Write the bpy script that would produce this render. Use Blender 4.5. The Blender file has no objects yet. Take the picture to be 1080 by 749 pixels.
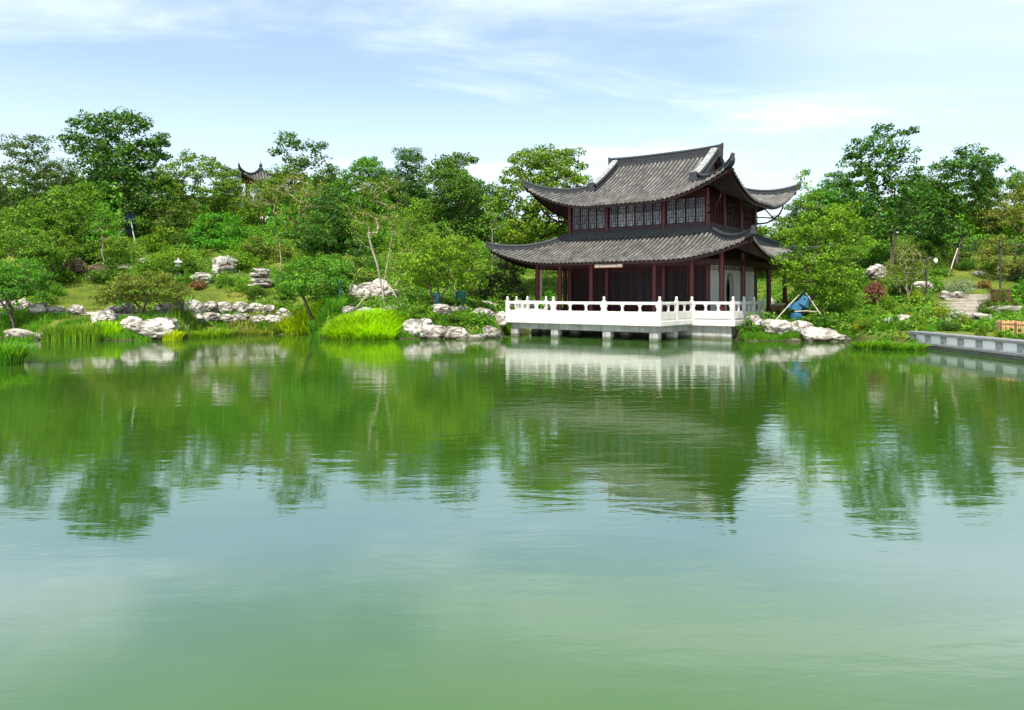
import bpy, math, random
import numpy as np
from mathutils import Vector, Matrix, noise as mnoise

# ------------------------------------------------------------------ camera, sky, sun, exposure
S = bpy.context.scene
COL = S.collection
F, HY, HC = 785.0, 312.0, 2.63          # focal length in photo pixels, horizon row, eye height
cam = bpy.data.cameras.new('camera')
cam.sensor_width = 36.0
cam.lens = 36.0 * F / 1080.0
cam.shift_y = -(374.5 - HY) / 1080.0
cam.clip_end = 3000.0
cam_o = bpy.data.objects.new('camera', cam)
cam_o.location = (0, 0, HC)
cam_o.rotation_euler = (math.radians(90), 0, 0)
COL.objects.link(cam_o)
S.camera = cam_o

SUN_EL, SUN_AZ = math.radians(56), math.radians(194)     # azimuth clockwise from +Y (view direction)
W = bpy.data.worlds.new('World')
S.world = W
W.use_nodes = True
wn, wl = W.node_tree.nodes, W.node_tree.links
wn.clear()
def N(tree, typ, **kw):
    n = tree.nodes.new(typ)
    for k, v in kw.items():
        setattr(n, k, v)
    return n
def build_world():
    T = W.node_tree
    out = N(T, 'ShaderNodeOutputWorld')
    bg = N(T, 'ShaderNodeBackground'); bg.inputs['Strength'].default_value = 0.097
    sky = N(T, 'ShaderNodeTexSky', sky_type='NISHITA')
    sky.sun_disc = False
    sky.sun_elevation = SUN_EL
    sky.sun_rotation = SUN_AZ
    sky.air_density = 1.0; sky.dust_density = 1.0; sky.ozone_density = 0.8
    tc = N(T, 'ShaderNodeTexCoord')
    sep = N(T, 'ShaderNodeSeparateXYZ'); wl.new(tc.outputs['Generated'], sep.inputs[0])
    az = N(T, 'ShaderNodeMath', operation='MAXIMUM'); az.inputs[1].default_value = 0.0
    wl.new(sep.outputs['Z'], az.inputs[0])
    ad = N(T, 'ShaderNodeMath', operation='ADD'); ad.inputs[1].default_value = 0.12
    wl.new(az.outputs[0], ad.inputs[0])
    dx = N(T, 'ShaderNodeMath', operation='DIVIDE'); dy = N(T, 'ShaderNodeMath', operation='DIVIDE')
    wl.new(sep.outputs['X'], dx.inputs[0]); wl.new(ad.outputs[0], dx.inputs[1])
    wl.new(sep.outputs['Y'], dy.inputs[0]); wl.new(ad.outputs[0], dy.inputs[1])
    cmb = N(T, 'ShaderNodeCombineXYZ')
    wl.new(dx.outputs[0], cmb.inputs[0]); wl.new(dy.outputs[0], cmb.inputs[1])
    mp = N(T, 'ShaderNodeMapping')
    mp.inputs['Rotation'].default_value = (0, 0, math.radians(-24))
    mp.inputs['Scale'].default_value = (0.55, 1.25, 1.0)
    mp.inputs['Location'].default_value = (2.1, 0.9, 0.0)
    wl.new(cmb.outputs[0], mp.inputs[0])
    n1 = N(T, 'ShaderNodeTexNoise'); n1.inputs['Scale'].default_value = 0.9
    n1.inputs['Detail'].default_value = 9.0; n1.inputs['Roughness'].default_value = 0.6
    n1.inputs['Distortion'].default_value = 0.5
    wl.new(mp.outputs[0], n1.inputs['Vector'])
    r1 = N(T, 'ShaderNodeValToRGB')
    r1.color_ramp.interpolation = 'EASE'
    r1.color_ramp.elements[0].position = 0.40; r1.color_ramp.elements[0].color = (0.2, 0.2, 0.2, 1)
    r1.color_ramp.elements[1].position = 0.72; r1.color_ramp.elements[1].color = (0.9, 0.9, 0.9, 1)
    wl.new(n1.outputs['Fac'], r1.inputs[0])
    # thin veil that thickens towards the horizon, as cirrus seen edge-on does
    hz = N(T, 'ShaderNodeMapRange'); hz.inputs[1].default_value = 0.0; hz.inputs[2].default_value = 0.36
    hz.inputs[3].default_value = 0.85; hz.inputs[4].default_value = 0.0
    wl.new(sep.outputs['Z'], hz.inputs[0])
    mx0 = N(T, 'ShaderNodeMath', operation='MAXIMUM')
    wl.new(r1.outputs['Color'], mx0.inputs[0]); wl.new(hz.outputs[0], mx0.inputs[1])
    mix = N(T, 'ShaderNodeMix', data_type='RGBA')
    # broader soft cloud on the right-hand side of the view
    hx = N(T, 'ShaderNodeMapRange', interpolation_type='SMOOTHSTEP'); hx.inputs[1].default_value = 0.05; hx.inputs[2].default_value = 0.45
    hx.inputs[3].default_value = 0.0; hx.inputs[4].default_value = 0.95
    wl.new(sep.outputs['X'], hx.inputs[0])
    hm = N(T, 'ShaderNodeMath', operation='MULTIPLY', use_clamp=True); wl.new(hx.outputs[0], hm.inputs[0]); wl.new(n1.outputs['Fac'], hm.inputs[1])
    mx1 = N(T, 'ShaderNodeMath', operation='MAXIMUM', use_clamp=True); wl.new(hm.outputs[0], mx1.inputs[0]); wl.new(mx0.outputs[0], mx1.inputs[1])
    tint = N(T, 'ShaderNodeMix', data_type='RGBA', blend_type='MULTIPLY'); tint.inputs[0].default_value = 1.0
    tint.inputs[7].default_value = (0.98, 1.06, 1.06, 1)
    wl.new(sky.outputs[0], tint.inputs[6])
    wl.new(mx1.outputs[0], mix.inputs[0])
    wl.new(tint.outputs[2], mix.inputs[6])
    mix.inputs[7].default_value = (6.4, 7.2, 7.6, 1)
    # cloud bank added above the view to brighten what the water reflects
    bk = N(T, 'ShaderNodeMapRange', interpolation_type='SMOOTHSTEP'); bk.inputs[1].default_value = 0.35; bk.inputs[2].default_value = 0.52
    wl.new(sep.outputs['Z'], bk.inputs[0])
    fy = N(T, 'ShaderNodeMapRange', interpolation_type='SMOOTHSTEP'); fy.inputs[1].default_value = 0.1; fy.inputs[2].default_value = 0.6
    wl.new(sep.outputs['Y'], fy.inputs[0])
    bm1 = N(T, 'ShaderNodeMath', operation='MULTIPLY'); wl.new(bk.outputs[0], bm1.inputs[0]); wl.new(fy.outputs[0], bm1.inputs[1])
    n2 = N(T, 'ShaderNodeTexNoise'); n2.inputs['Scale'].default_value = 1.3; n2.inputs['Detail'].default_value = 5.0
    wl.new(cmb.outputs[0], n2.inputs['Vector'])
    n2r = N(T, 'ShaderNodeMapRange'); n2r.inputs[1].default_value = 0.38; n2r.inputs[2].default_value = 0.62; n2r.inputs[3].default_value = 0.45; n2r.inputs[4].default_value = 1.0
    wl.new(n2.outputs['Fac'], n2r.inputs[0])
    bm2 = N(T, 'ShaderNodeMath', operation='MULTIPLY'); wl.new(bm1.outputs[0], bm2.inputs[0]); wl.new(n2r.outputs[0], bm2.inputs[1])
    mix2 = N(T, 'ShaderNodeMix', data_type='RGBA')
    wl.new(bm2.outputs[0], mix2.inputs[0]); mix2.inputs[7].default_value = (5.6, 6.3, 7.2, 1)
    wl.new(mix.outputs[2], mix2.inputs[6])
    wl.new(mix2.outputs[2], bg.inputs['Color'])
    wl.new(bg.outputs[0], out.inputs[0])
build_world()

sl = bpy.data.lights.new('sun', 'SUN')
sl.energy = 4.6; sl.angle = math.radians(0.55); sl.color = (1.0, 0.955, 0.87)
so = bpy.data.objects.new('sun', sl)
so.location = (10, -30, 60)
sdir = Vector((math.sin(SUN_AZ) * math.cos(SUN_EL), math.cos(SUN_AZ) * math.cos(SUN_EL), math.sin(SUN_EL)))
so.rotation_euler = sdir.to_track_quat('Z', 'Y').to_euler()
COL.objects.link(so)

S.view_settings.view_transform = 'Standard'
S.view_settings.look = 'None'
S.view_settings.gamma = 1.0
S.view_settings.use_curve_mapping = False
S.view_settings.exposure = 1.0
S.render.engine = 'CYCLES'
S.cycles.use_denoising = True
S.cycles.max_bounces = 7
S.cycles.diffuse_bounces = 3
S.cycles.glossy_bounces = 3
S.cycles.transmission_bounces = 3

# ------------------------------------------------------------------ helpers
rng = np.random.default_rng(7)
R_ = random.Random(11)

def tag(o, label=None, cat=None, group=None, kind=None):
    if label: o['label'] = label
    if cat: o['category'] = cat
    if group: o['group'] = group
    if kind: o['kind'] = kind
    return o

def empty(name, loc=(0, 0, 0), rz=0.0, parent=None):
    o = bpy.data.objects.new(name, None)
    o.location = loc; o.rotation_euler = (0, 0, rz)
    o.empty_display_size = 0.3
    COL.objects.link(o)
    if parent: o.parent = parent
    return o

def mesh_np(name, V, Fc, mat, parent=None, smooth=False, loc=None):
    """V (n,3) array, Fc (m,k) array of same-size faces."""
    V = np.asarray(V, dtype=np.float32); Fc = np.asarray(Fc, dtype=np.int32)
    me = bpy.data.meshes.new(name)
    m, k = Fc.shape
    me.vertices.add(len(V)); me.vertices.foreach_set('co', V.ravel())
    me.loops.add(m * k); me.loops.foreach_set('vertex_index', Fc.ravel())
    me.polygons.add(m)
    me.polygons.foreach_set('loop_start', np.arange(0, m * k, k, dtype=np.int32))
    me.polygons.foreach_set('loop_total', np.full(m, k, dtype=np.int32))
    if smooth: me.polygons.foreach_set('use_smooth', np.ones(m, dtype=bool))
    me.update(calc_edges=True)
    if mat: me.materials.append(mat)
    o = bpy.data.objects.new(name, me)
    COL.objects.link(o)
    if parent: o.parent = parent
    if loc is not None: o.location = loc
    return o

class MB:
    def __init__(s): s.v = []; s.f = []
    def add(s, vs, fs):
        b = len(s.v); s.v += [tuple(p) for p in vs]; s.f += [tuple(b + i for i in f) for f in fs]
    def box(s, x0, x1, y0, y1, z0, z1, bev=0.0):
        if bev <= 0:
            s.add([(x0, y0, z0), (x1, y0, z0), (x1, y1, z0), (x0, y1, z0), (x0, y0, z1), (x1, y0, z1), (x1, y1, z1), (x0, y1, z1)],
                  [(0, 3, 2, 1), (4, 5, 6, 7), (0, 1, 5, 4), (1, 2, 6, 5), (2, 3, 7, 6), (3, 0, 4, 7)])
        else:
            b = bev
            rings = [(b, z0), (0, z0 + b), (0, z1 - b), (b, z1)]
            vs = []
            for (i, z) in rings:
                vs += [(x0 + b, y0 + i, z), (x1 - b, y0 + i, z), (x1 - i, y0 + b, z), (x1 - i, y1 - b, z),
                       (x1 - b, y1 - i, z), (x0 + b, y1 - i, z), (x0 + i, y1 - b, z), (x0 + i, y0 + b, z)]
            fs = [tuple(reversed(range(8))), tuple(range(24, 32))]
            for r in range(3):
                for k in range(8):
                    k2 = (k + 1) % 8
                    fs.append((r * 8 + k, r * 8 + k2, r * 8 + 8 + k2, r * 8 + 8 + k))
            s.add(vs, fs)
    def tube(s, pts, rads, n=8, cap=True):
        pts = [Vector(p) for p in pts]
        base = len(s.v)
        for i, p in enumerate(pts):
            t = (pts[min(i + 1, len(pts) - 1)] - pts[max(i - 1, 0)]).normalized()
            ref = Vector((0, 0, 1)) if abs(t.z) < 0.9 else Vector((1, 0, 0))
            a = t.cross(ref).normalized(); b = t.cross(a).normalized()
            r = rads[i] if hasattr(rads, '__len__') else rads
            for k in range(n):
                an = 2 * math.pi * k / n
                s.v.append(tuple(p + a * (r * math.cos(an)) + b * (r * math.sin(an))))
        for i in range(len(pts) - 1):
            for k in range(n):
                k2 = (k + 1) % n
                s.f.append((base + i * n + k, base + (i + 1) * n + k, base + (i + 1) * n + k2, base + i * n + k2))
        if cap:
            s.f.append(tuple(base + k for k in range(n)))
            e = base + (len(pts) - 1) * n
            s.f.append(tuple(e + k for k in reversed(range(n))))
    def lathe(s, cx, cy, prof, n=14):
        base = len(s.v)
        for (r, z) in prof:
            for k in range(n):
                a = 2 * math.pi * k / n
                s.v.append((cx + r * math.cos(a), cy + r * math.sin(a), z))
        for i in range(len(prof) - 1):
            for k in range(n):
                k2 = (k + 1) % n
                s.f.append((base + i * n + k, base + i * n + k2, base + (i + 1) * n + k2, base + (i + 1) * n + k))
        s.f.append(tuple(base + k for k in reversed(range(n))))
        e = base + (len(prof) - 1) * n
        s.f.append(tuple(e + k for k in range(n)))
    def sweep(s, path, prof, cap=True):
        """profile [(side, up)] closed loop swept along path; side is horizontal, up is world z."""
        P = [Vector(p) for p in path]; m = len(prof); base = len(s.v)
        for i, p in enumerate(P):
            t = P[min(i + 1, len(P) - 1)] - P[max(i - 1, 0)]
            sd = Vector((t.y, -t.x, 0))
            sd = sd.normalized() if sd.length > 1e-6 else Vector((1, 0, 0))
            for (a, b) in prof:
                s.v.append(tuple(p + sd * a + Vector((0, 0, b))))
        for i in range(len(P) - 1):
            for k in range(m):
                k2 = (k + 1) % m
                s.f.append((base + i * m + k, base + i * m + k2, base + (i + 1) * m + k2, base + (i + 1) * m + k))
        if cap:
            s.f.append(tuple(base + k for k in reversed(range(m))))
            e = base + (len(P) - 1) * m
            s.f.append(tuple(e + k for k in range(m)))
    def build(s, name, mat, parent=None, smooth=False, loc=None):
        me = bpy.data.meshes.new(name)
        me.from_pydata(s.v, [], s.f)
        if smooth: me.polygons.foreach_set('use_smooth', np.ones(len(me.polygons), dtype=bool))
        me.update()
        if mat: me.materials.append(mat)
        o = bpy.data.objects.new(name, me)
        COL.objects.link(o)
        if parent: o.parent = parent
        if loc is not None: o.location = loc
        return o

def copy_tree(o, parent=None):
    c = o.copy(); COL.objects.link(c)
    if parent: c.parent = parent
    for ch in list(o.children): copy_tree(ch, c)
    return c

def wx(px, D): return (px - 540.0) / F * D
def wz(py, D): return HC - (py - HY) / F * D

# ------------------------------------------------------------------ materials
def new_mat(name):
    m = bpy.data.materials.new(name); m.use_nodes = True
    T = m.node_tree; T.nodes.clear()
    return m, T
def ramp(T, fac, stops):
    r = N(T, 'ShaderNodeValToRGB')
    el = r.color_ramp.elements
    while len(el) < len(stops): el.new(0.5)
    for e, (p, c) in zip(el, stops):
        e.position = p; e.color = (*c, 1)
    T.links.new(fac, r.inputs[0])
    return r.outputs['Color']
def tex_noise(T, scale, detail=5, rough=0.55, dist=0.0, vec=None, coord='Object', stretch=None):
    if vec is None:
        tc = N(T, 'ShaderNodeTexCoord'); vec = tc.outputs[coord]
    if stretch:
        mp = N(T, 'ShaderNodeMapping'); mp.inputs['Scale'].default_value = stretch
        T.links.new(vec, mp.inputs[0]); vec = mp.outputs[0]
    n = N(T, 'ShaderNodeTexNoise')
    n.inputs['Scale'].default_value = scale; n.inputs['Detail'].default_value = detail
    n.inputs['Roughness'].default_value = rough; n.inputs['Distortion'].default_value = dist
    T.links.new(vec, n.inputs['Vector'])
    return n.outputs['Fac']
def surface(name, stops, scale=3.0, rough=0.7, bump=0.0, bscale=None, detail=6, spec=0.4, island=0.0, stretch=None, dist=0.0, metallic=0.0):
    m, T = new_mat(name)
    out = N(T, 'ShaderNodeOutputMaterial'); b = N(T, 'ShaderNodeBsdfPrincipled')
    T.links.new(b.outputs[0], out.inputs[0])
    b.inputs['Roughness'].default_value = rough
    b.inputs['Specular IOR Level'].default_value = spec
    b.inputs['Metallic'].default_value = metallic
    f = tex_noise(T, scale, detail, stretch=stretch, dist=dist)
    if island > 0:
        g = N(T, 'ShaderNodeNewGeometry')
        ma = N(T, 'ShaderNodeMath', operation='MULTIPLY_ADD'); ma.inputs[1].default_value = island
        T.links.new(g.outputs['Random Per Island'], ma.inputs[0])
        sb = N(T, 'ShaderNodeMath', operation='SUBTRACT'); sb.inputs[1].default_value = island / 2
        T.links.new(f, sb.inputs[0]); T.links.new(sb.outputs[0], ma.inputs[2])
        f = ma.outputs[0]
    T.links.new(ramp(T, f, stops), b.inputs['Base Color'])
    if bump > 0:
        bp = N(T, 'ShaderNodeBump'); bp.inputs['Strength'].default_value = 1.0
        bp.inputs['Distance'].default_value = bump
        T.links.new(tex_noise(T, bscale or scale * 4, 8, 0.6), bp.inputs['Height'])
        T.links.new(bp.outputs[0], b.inputs['Normal'])
    return m
def leaf_mat(name, dark, mid, light, trans=0.35, obj_var=0.08):
    m, T = new_mat(name)
    out = N(T, 'ShaderNodeOutputMaterial')
    g = N(T, 'ShaderNodeNewGeometry')
    col = ramp(T, g.outputs['Random Per Island'], [(0.0, dark), (0.5, mid), (0.9, light), (0.97, light), (1.0, (0.22, 0.17, 0.06))])
    oi = N(T, 'ShaderNodeObjectInfo')
    hs = N(T, 'ShaderNodeHueSaturation')
    mr = N(T, 'ShaderNodeMapRange'); mr.inputs[3].default_value = 0.5 - obj_var * 0.3; mr.inputs[4].default_value = 0.5 + obj_var * 0.3
    T.links.new(oi.outputs['Random'], mr.inputs[0]); T.links.new(mr.outputs[0], hs.inputs['Hue'])
    nz = tex_noise(T, 0.55, 3, 0.6)
    mv = N(T, 'ShaderNodeMapRange'); mv.inputs[1].default_value = 0.3; mv.inputs[2].default_value = 0.7
    mv.inputs[3].default_value = 0.72; mv.inputs[4].default_value = 1.3
    T.links.new(nz, mv.inputs[0]); T.links.new(mv.outputs[0], hs.inputs['Value'])
    T.links.new(col, hs.inputs['Color'])
    b = N(T, 'ShaderNodeBsdfPrincipled'); b.inputs['Roughness'].default_value = 0.6
    b.inputs['Specular IOR Level'].default_value = 0.18
    tr = N(T, 'ShaderNodeBsdfTranslucent')
    br = N(T, 'ShaderNodeMix', data_type='RGBA', blend_type='MULTIPLY'); br.inputs[0].default_value = 1.0
    br.inputs[7].default_value = (1.5, 1.45, 0.6, 1)
    T.links.new(hs.outputs[0], br.inputs[6]); T.links.new(br.outputs[2], tr.inputs['Color'])
    T.links.new(hs.outputs[0], b.inputs['Base Color'])
    mx = N(T, 'ShaderNodeMixShader'); mx.inputs[0].default_value = trans
    T.links.new(b.outputs[0], mx.inputs[1]); T.links.new(tr.outputs[0], mx.inputs[2])
    T.links.new(mx.outputs[0], out.inputs[0])
    return m

M = {}
M['dark'] = leaf_mat('foliage_dark', (0.014, 0.050, 0.007), (0.046, 0.118, 0.011), (0.12, 0.22, 0.02))
M['mid'] = leaf_mat('foliage_mid', (0.032, 0.10, 0.007), (0.084, 0.198, 0.011), (0.17, 0.30, 0.02))
M['bright'] = leaf_mat('foliage_bright', (0.04, 0.13, 0.006), (0.092, 0.235, 0.010), (0.175, 0.34, 0.018), 0.4)
M['olive'] = leaf_mat('foliage_olive', (0.055, 0.095, 0.010), (0.115, 0.165, 0.018), (0.20, 0.235, 0.035))
M['teal'] = leaf_mat('foliage_blue_green', (0.02, 0.065, 0.014), (0.045, 0.115, 0.02), (0.09, 0.175, 0.035))
M['yellow'] = leaf_mat('foliage_yellow_green', (0.10, 0.17, 0.006), (0.19, 0.27, 0.010), (0.30, 0.34, 0.02), 0.4)
M['pale'] = leaf_mat('foliage_pale', (0.09, 0.15, 0.07), (0.17, 0.24, 0.12), (0.30, 0.36, 0.22))
M['redleaf'] = leaf_mat('foliage_red', (0.07, 0.025, 0.015), (0.17, 0.055, 0.035), (0.28, 0.14, 0.09), 0.3)
M['brownleaf'] = leaf_mat('foliage_russet', (0.09, 0.045, 0.015), (0.17, 0.085, 0.025), (0.24, 0.15, 0.05), 0.3)
M['pinkleaf'] = leaf_mat('foliage_pink_brown', (0.10, 0.08, 0.04), (0.22, 0.17, 0.11), (0.42, 0.34, 0.26), 0.25)
M['purple'] = leaf_mat('foliage_purple_dark', (0.014, 0.024, 0.010), (0.035, 0.055, 0.018), (0.085, 0.105, 0.03), 0.25)
M['reed'] = leaf_mat('reed_blades', (0.05, 0.15, 0.008), (0.10, 0.25, 0.012), (0.19, 0.33, 0.02), 0.4)
M['lime'] = leaf_mat('reed_lime', (0.14, 0.25, 0.003), (0.35, 0.52, 0.005), (0.48, 0.60, 0.014), 0.45)
M['lawn'] = leaf_mat('lawn_blades', (0.10, 0.14, 0.014), (0.19, 0.22, 0.03), (0.28, 0.28, 0.05), 0.3)
M['bark'] = surface('bark', [(0.3, (0.035, 0.027, 0.02)), (0.7, (0.13, 0.10, 0.075))], 8, 0.9, 0.02, 30, stretch=(1, 1, 0.3))
M['bark_pale'] = surface('pale_bark', [(0.3, (0.16, 0.13, 0.09)), (0.7, (0.36, 0.30, 0.23))], 6, 0.9, 0.02, 25, stretch=(1, 1, 0.3))
M['roof_tile'] = surface('grey_clay_tile', [(0.22, (0.042, 0.041, 0.038)), (0.5, (0.108, 0.102, 0.092)), (0.8, (0.205, 0.193, 0.172))], 1.4, 0.75, 0.006, 30, island=0.2)
M['roof_pan'] = surface('roof_pan', [(0.3, (0.012, 0.012, 0.011)), (0.7, (0.032, 0.03, 0.027))], 4, 0.9, 0.01, 20)
M['ridge'] = surface('ridge_tile', [(0.3, (0.012, 0.013, 0.015)), (0.7, (0.036, 0.038, 0.042))], 5, 0.6, 0.006, 40)
M['ridge_cap'] = surface('ridge_cap_mortar', [(0.3, (0.12, 0.12, 0.12)), (0.7, (0.33, 0.33, 0.32))], 4, 0.7, 0.006, 30)
M['redwood'] = surface('dark_red_paint', [(0.3, (0.020, 0.003, 0.004)), (0.7, (0.038, 0.006, 0.007))], 6, 0.45, 0.002, 40)
M['redcol'] = surface('red_lacquer', [(0.3, (0.06, 0.005, 0.008)), (0.7, (0.09, 0.010, 0.013))], 5, 0.4, 0.002, 30)
M['soffit'] = surface('soffit_wood', [(0.3, (0.015, 0.006, 0.005)), (0.7, (0.032, 0.012, 0.010))], 6, 0.7, 0.002, 40)
M['plaster'] = surface('white_plaster', [(0.3, (0.68, 0.67, 0.64)), (0.7, (0.80, 0.79, 0.77))], 1.3, 0.85, 0.003, 20)
M['whitestone'] = surface('white_stone', [(0.25, (0.60, 0.58, 0.55)), (0.5, (0.76, 0.74, 0.71)), (0.8, (0.82, 0.80, 0.78))], 1.6, 0.6, 0.003, 40)
def weathered(name, stops, tide, streak):
    m = surface(name, stops, 1.6, 0.7, 0.003, 40)
    T = m.node_tree; b = [n for n in T.nodes if n.type == 'BSDF_PRINCIPLED'][0]
    src = b.inputs['Base Color'].links[0].from_socket
    st = ramp(T, tex_noise(T, 3.0, 5, 0.6, stretch=(1.6, 1.6, 0.16)), [(0.38, (streak, streak * 0.98, streak * 0.93)), (0.56, (1, 1, 1))])
    mu = N(T, 'ShaderNodeMix', data_type='RGBA', blend_type='MULTIPLY'); mu.inputs[0].default_value = 1.0
    T.links.new(src, mu.inputs[6]); T.links.new(st, mu.inputs[7]); last = mu.outputs[2]
    if tide:
        gm = N(T, 'ShaderNodeNewGeometry'); sp = N(T, 'ShaderNodeSeparateXYZ'); T.links.new(gm.outputs['Position'], sp.inputs[0])
        nn = N(T, 'ShaderNodeMath', operation='MULTIPLY_ADD'); nn.inputs[1].default_value = -0.16
        T.links.new(tex_noise(T, 5.0, 4, 0.6), nn.inputs[0]); T.links.new(sp.outputs['Z'], nn.inputs[2])
        wet = ramp(T, nn.outputs[0], [(0.0, (0.30, 0.33, 0.24)), (0.05, (0.42, 0.44, 0.36)), (0.14, (1, 1, 1))])
        m2 = N(T, 'ShaderNodeMix', data_type='RGBA', blend_type='MULTIPLY'); m2.inputs[0].default_value = 1.0
        T.links.new(last, m2.inputs[6]); T.links.new(wet, m2.inputs[7]); last = m2.outputs[2]
    T.links.new(last, b.inputs['Base Color'])
    return m
M['concrete'] = surface('grey_concrete', [(0.25, (0.24, 0.24, 0.22)), (0.55, (0.36, 0.36, 0.34)), (0.8, (0.45, 0.45, 0.43))], 2.2, 0.8, 0.005, 25)
M['whitestone'] = weathered('white_stone', [(0.25, (0.44, 0.425, 0.395)), (0.5, (0.54, 0.525, 0.50)), (0.8, (0.60, 0.585, 0.565))], False, 0.88)
M['concrete'] = weathered('grey_concrete', [(0.25, (0.20, 0.20, 0.18)), (0.55, (0.32, 0.32, 0.30)), (0.8, (0.40, 0.40, 0.38))], True, 0.72)
M['granite'] = surface('grey_granite', [(0.3, (0.12, 0.124, 0.128)), (0.7, (0.25, 0.254, 0.258))], 12, 0.6, 0.003, 60)
M['stone_dark'] = surface('dark_wet_stone', [(0.3, (0.05, 0.05, 0.045)), (0.7, (0.13, 0.13, 0.11))], 5, 0.6, 0.004, 40)
M['paving'] = surface('pale_paving', [(0.25, (0.20, 0.175, 0.14)), (0.7, (0.36, 0.32, 0.265))], 3, 0.85, 0.004, 30)
M['lattice'] = surface('lattice_wood', [(0.3, (0.024, 0.003, 0.005)), (0.7, (0.045, 0.006, 0.009))], 6, 0.6, spec=0.2)
M['pole'] = surface('bamboo_pole', [(0.3, (0.26, 0.235, 0.17)), (0.7, (0.42, 0.39, 0.30))], 5, 0.6)
M['bluewrap'] = surface('blue_wrap_cloth', [(0.3, (0.008, 0.06, 0.12)), (0.7, (0.02, 0.12, 0.22))], 4, 0.7, 0.03, 5)
M['navywrap'] = surface('navy_wrap_cloth', [(0.3, (0.010, 0.022, 0.06)), (0.7, (0.025, 0.05, 0.12))], 3, 0.7, 0.03, 4)
M['tealwrap'] = surface('teal_wrap_cloth', [(0.3, (0.01, 0.10, 0.10)), (0.7, (0.03, 0.20, 0.20))], 4, 0.7, 0.02, 6)
M['blackmetal'] = surface('black_metal', [(0.3, (0.018, 0.017, 0.016)), (0.7, (0.04, 0.037, 0.034))], 5, 0.45, spec=0.5)
M['rustbox'] = surface('red_brown_metal', [(0.3, (0.075, 0.022, 0.018)), (0.7, (0.13, 0.045, 0.035))], 3, 0.6)
M['bamboo'] = surface('bamboo_slat', [(0.25, (0.30, 0.16, 0.06)), (0.5, (0.48, 0.29, 0.12)), (0.8, (0.62, 0.42, 0.21))], 3, 0.6, island=0.5)
M['gatewood'] = surface('brown_fence_wood', [(0.3, (0.14, 0.07, 0.025)), (0.7, (0.28, 0.15, 0.06))], 4, 0.7, island=0.4)
M['globe'] = surface('white_glass_shade', [(0.3, (0.75, 0.75, 0.73)), (0.7, (0.8, 0.8, 0.78))], 3, 0.35)
M['orange'] = surface('orange_paint', [(0.3, (0.50, 0.17, 0.06)), (0.7, (0.62, 0.26, 0.10))], 6, 0.5)
M['interior'] = surface('interior_dark', [(0.3, (0.012, 0.010, 0.008)), (0.7, (0.025, 0.02, 0.017))], 2, 0.8)  # near-black: the gloom of the rooms is put into the colour
def glass_mat(nm, k):
    m, T = new_mat(nm)
    out = N(T, 'ShaderNodeOutputMaterial'); b = N(T, 'ShaderNodeBsdfPrincipled')
    T.links.new(b.outputs[0], out.inputs[0])
    oi = N(T, 'ShaderNodeObjectInfo')
    f = tex_noise(T, 2.6, 4, 0.6)
    ad = N(T, 'ShaderNodeMath', operation='MULTIPLY_ADD'); ad.inputs[1].default_value = 0.25
    T.links.new(oi.outputs['Random'], ad.inputs[0]); T.links.new(f, ad.inputs[2])
    T.links.new(ramp(T, ad.outputs[0], [(0.42, (0.07 * k, 0.085 * k, 0.12 * k)), (0.66, (0.18 * k, 0.20 * k, 0.25 * k)), (0.9, (0.6 * k, 0.6 * k, 0.6 * k))]), b.inputs['Base Color'])
    b.inputs['Roughness'].default_value = 0.12 if k > 0.5 else 0.35
    b.inputs['Specular IOR Level'].default_value = 0.6 if k > 0.5 else 0.2
    return m
M['pane'] = glass_mat('window_pane', 0.7); M['pane_shaded'] = glass_mat('door_pane_shaded', 0.07)  # door glass is a darkened copy, veranda shade put into its colour
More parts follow.
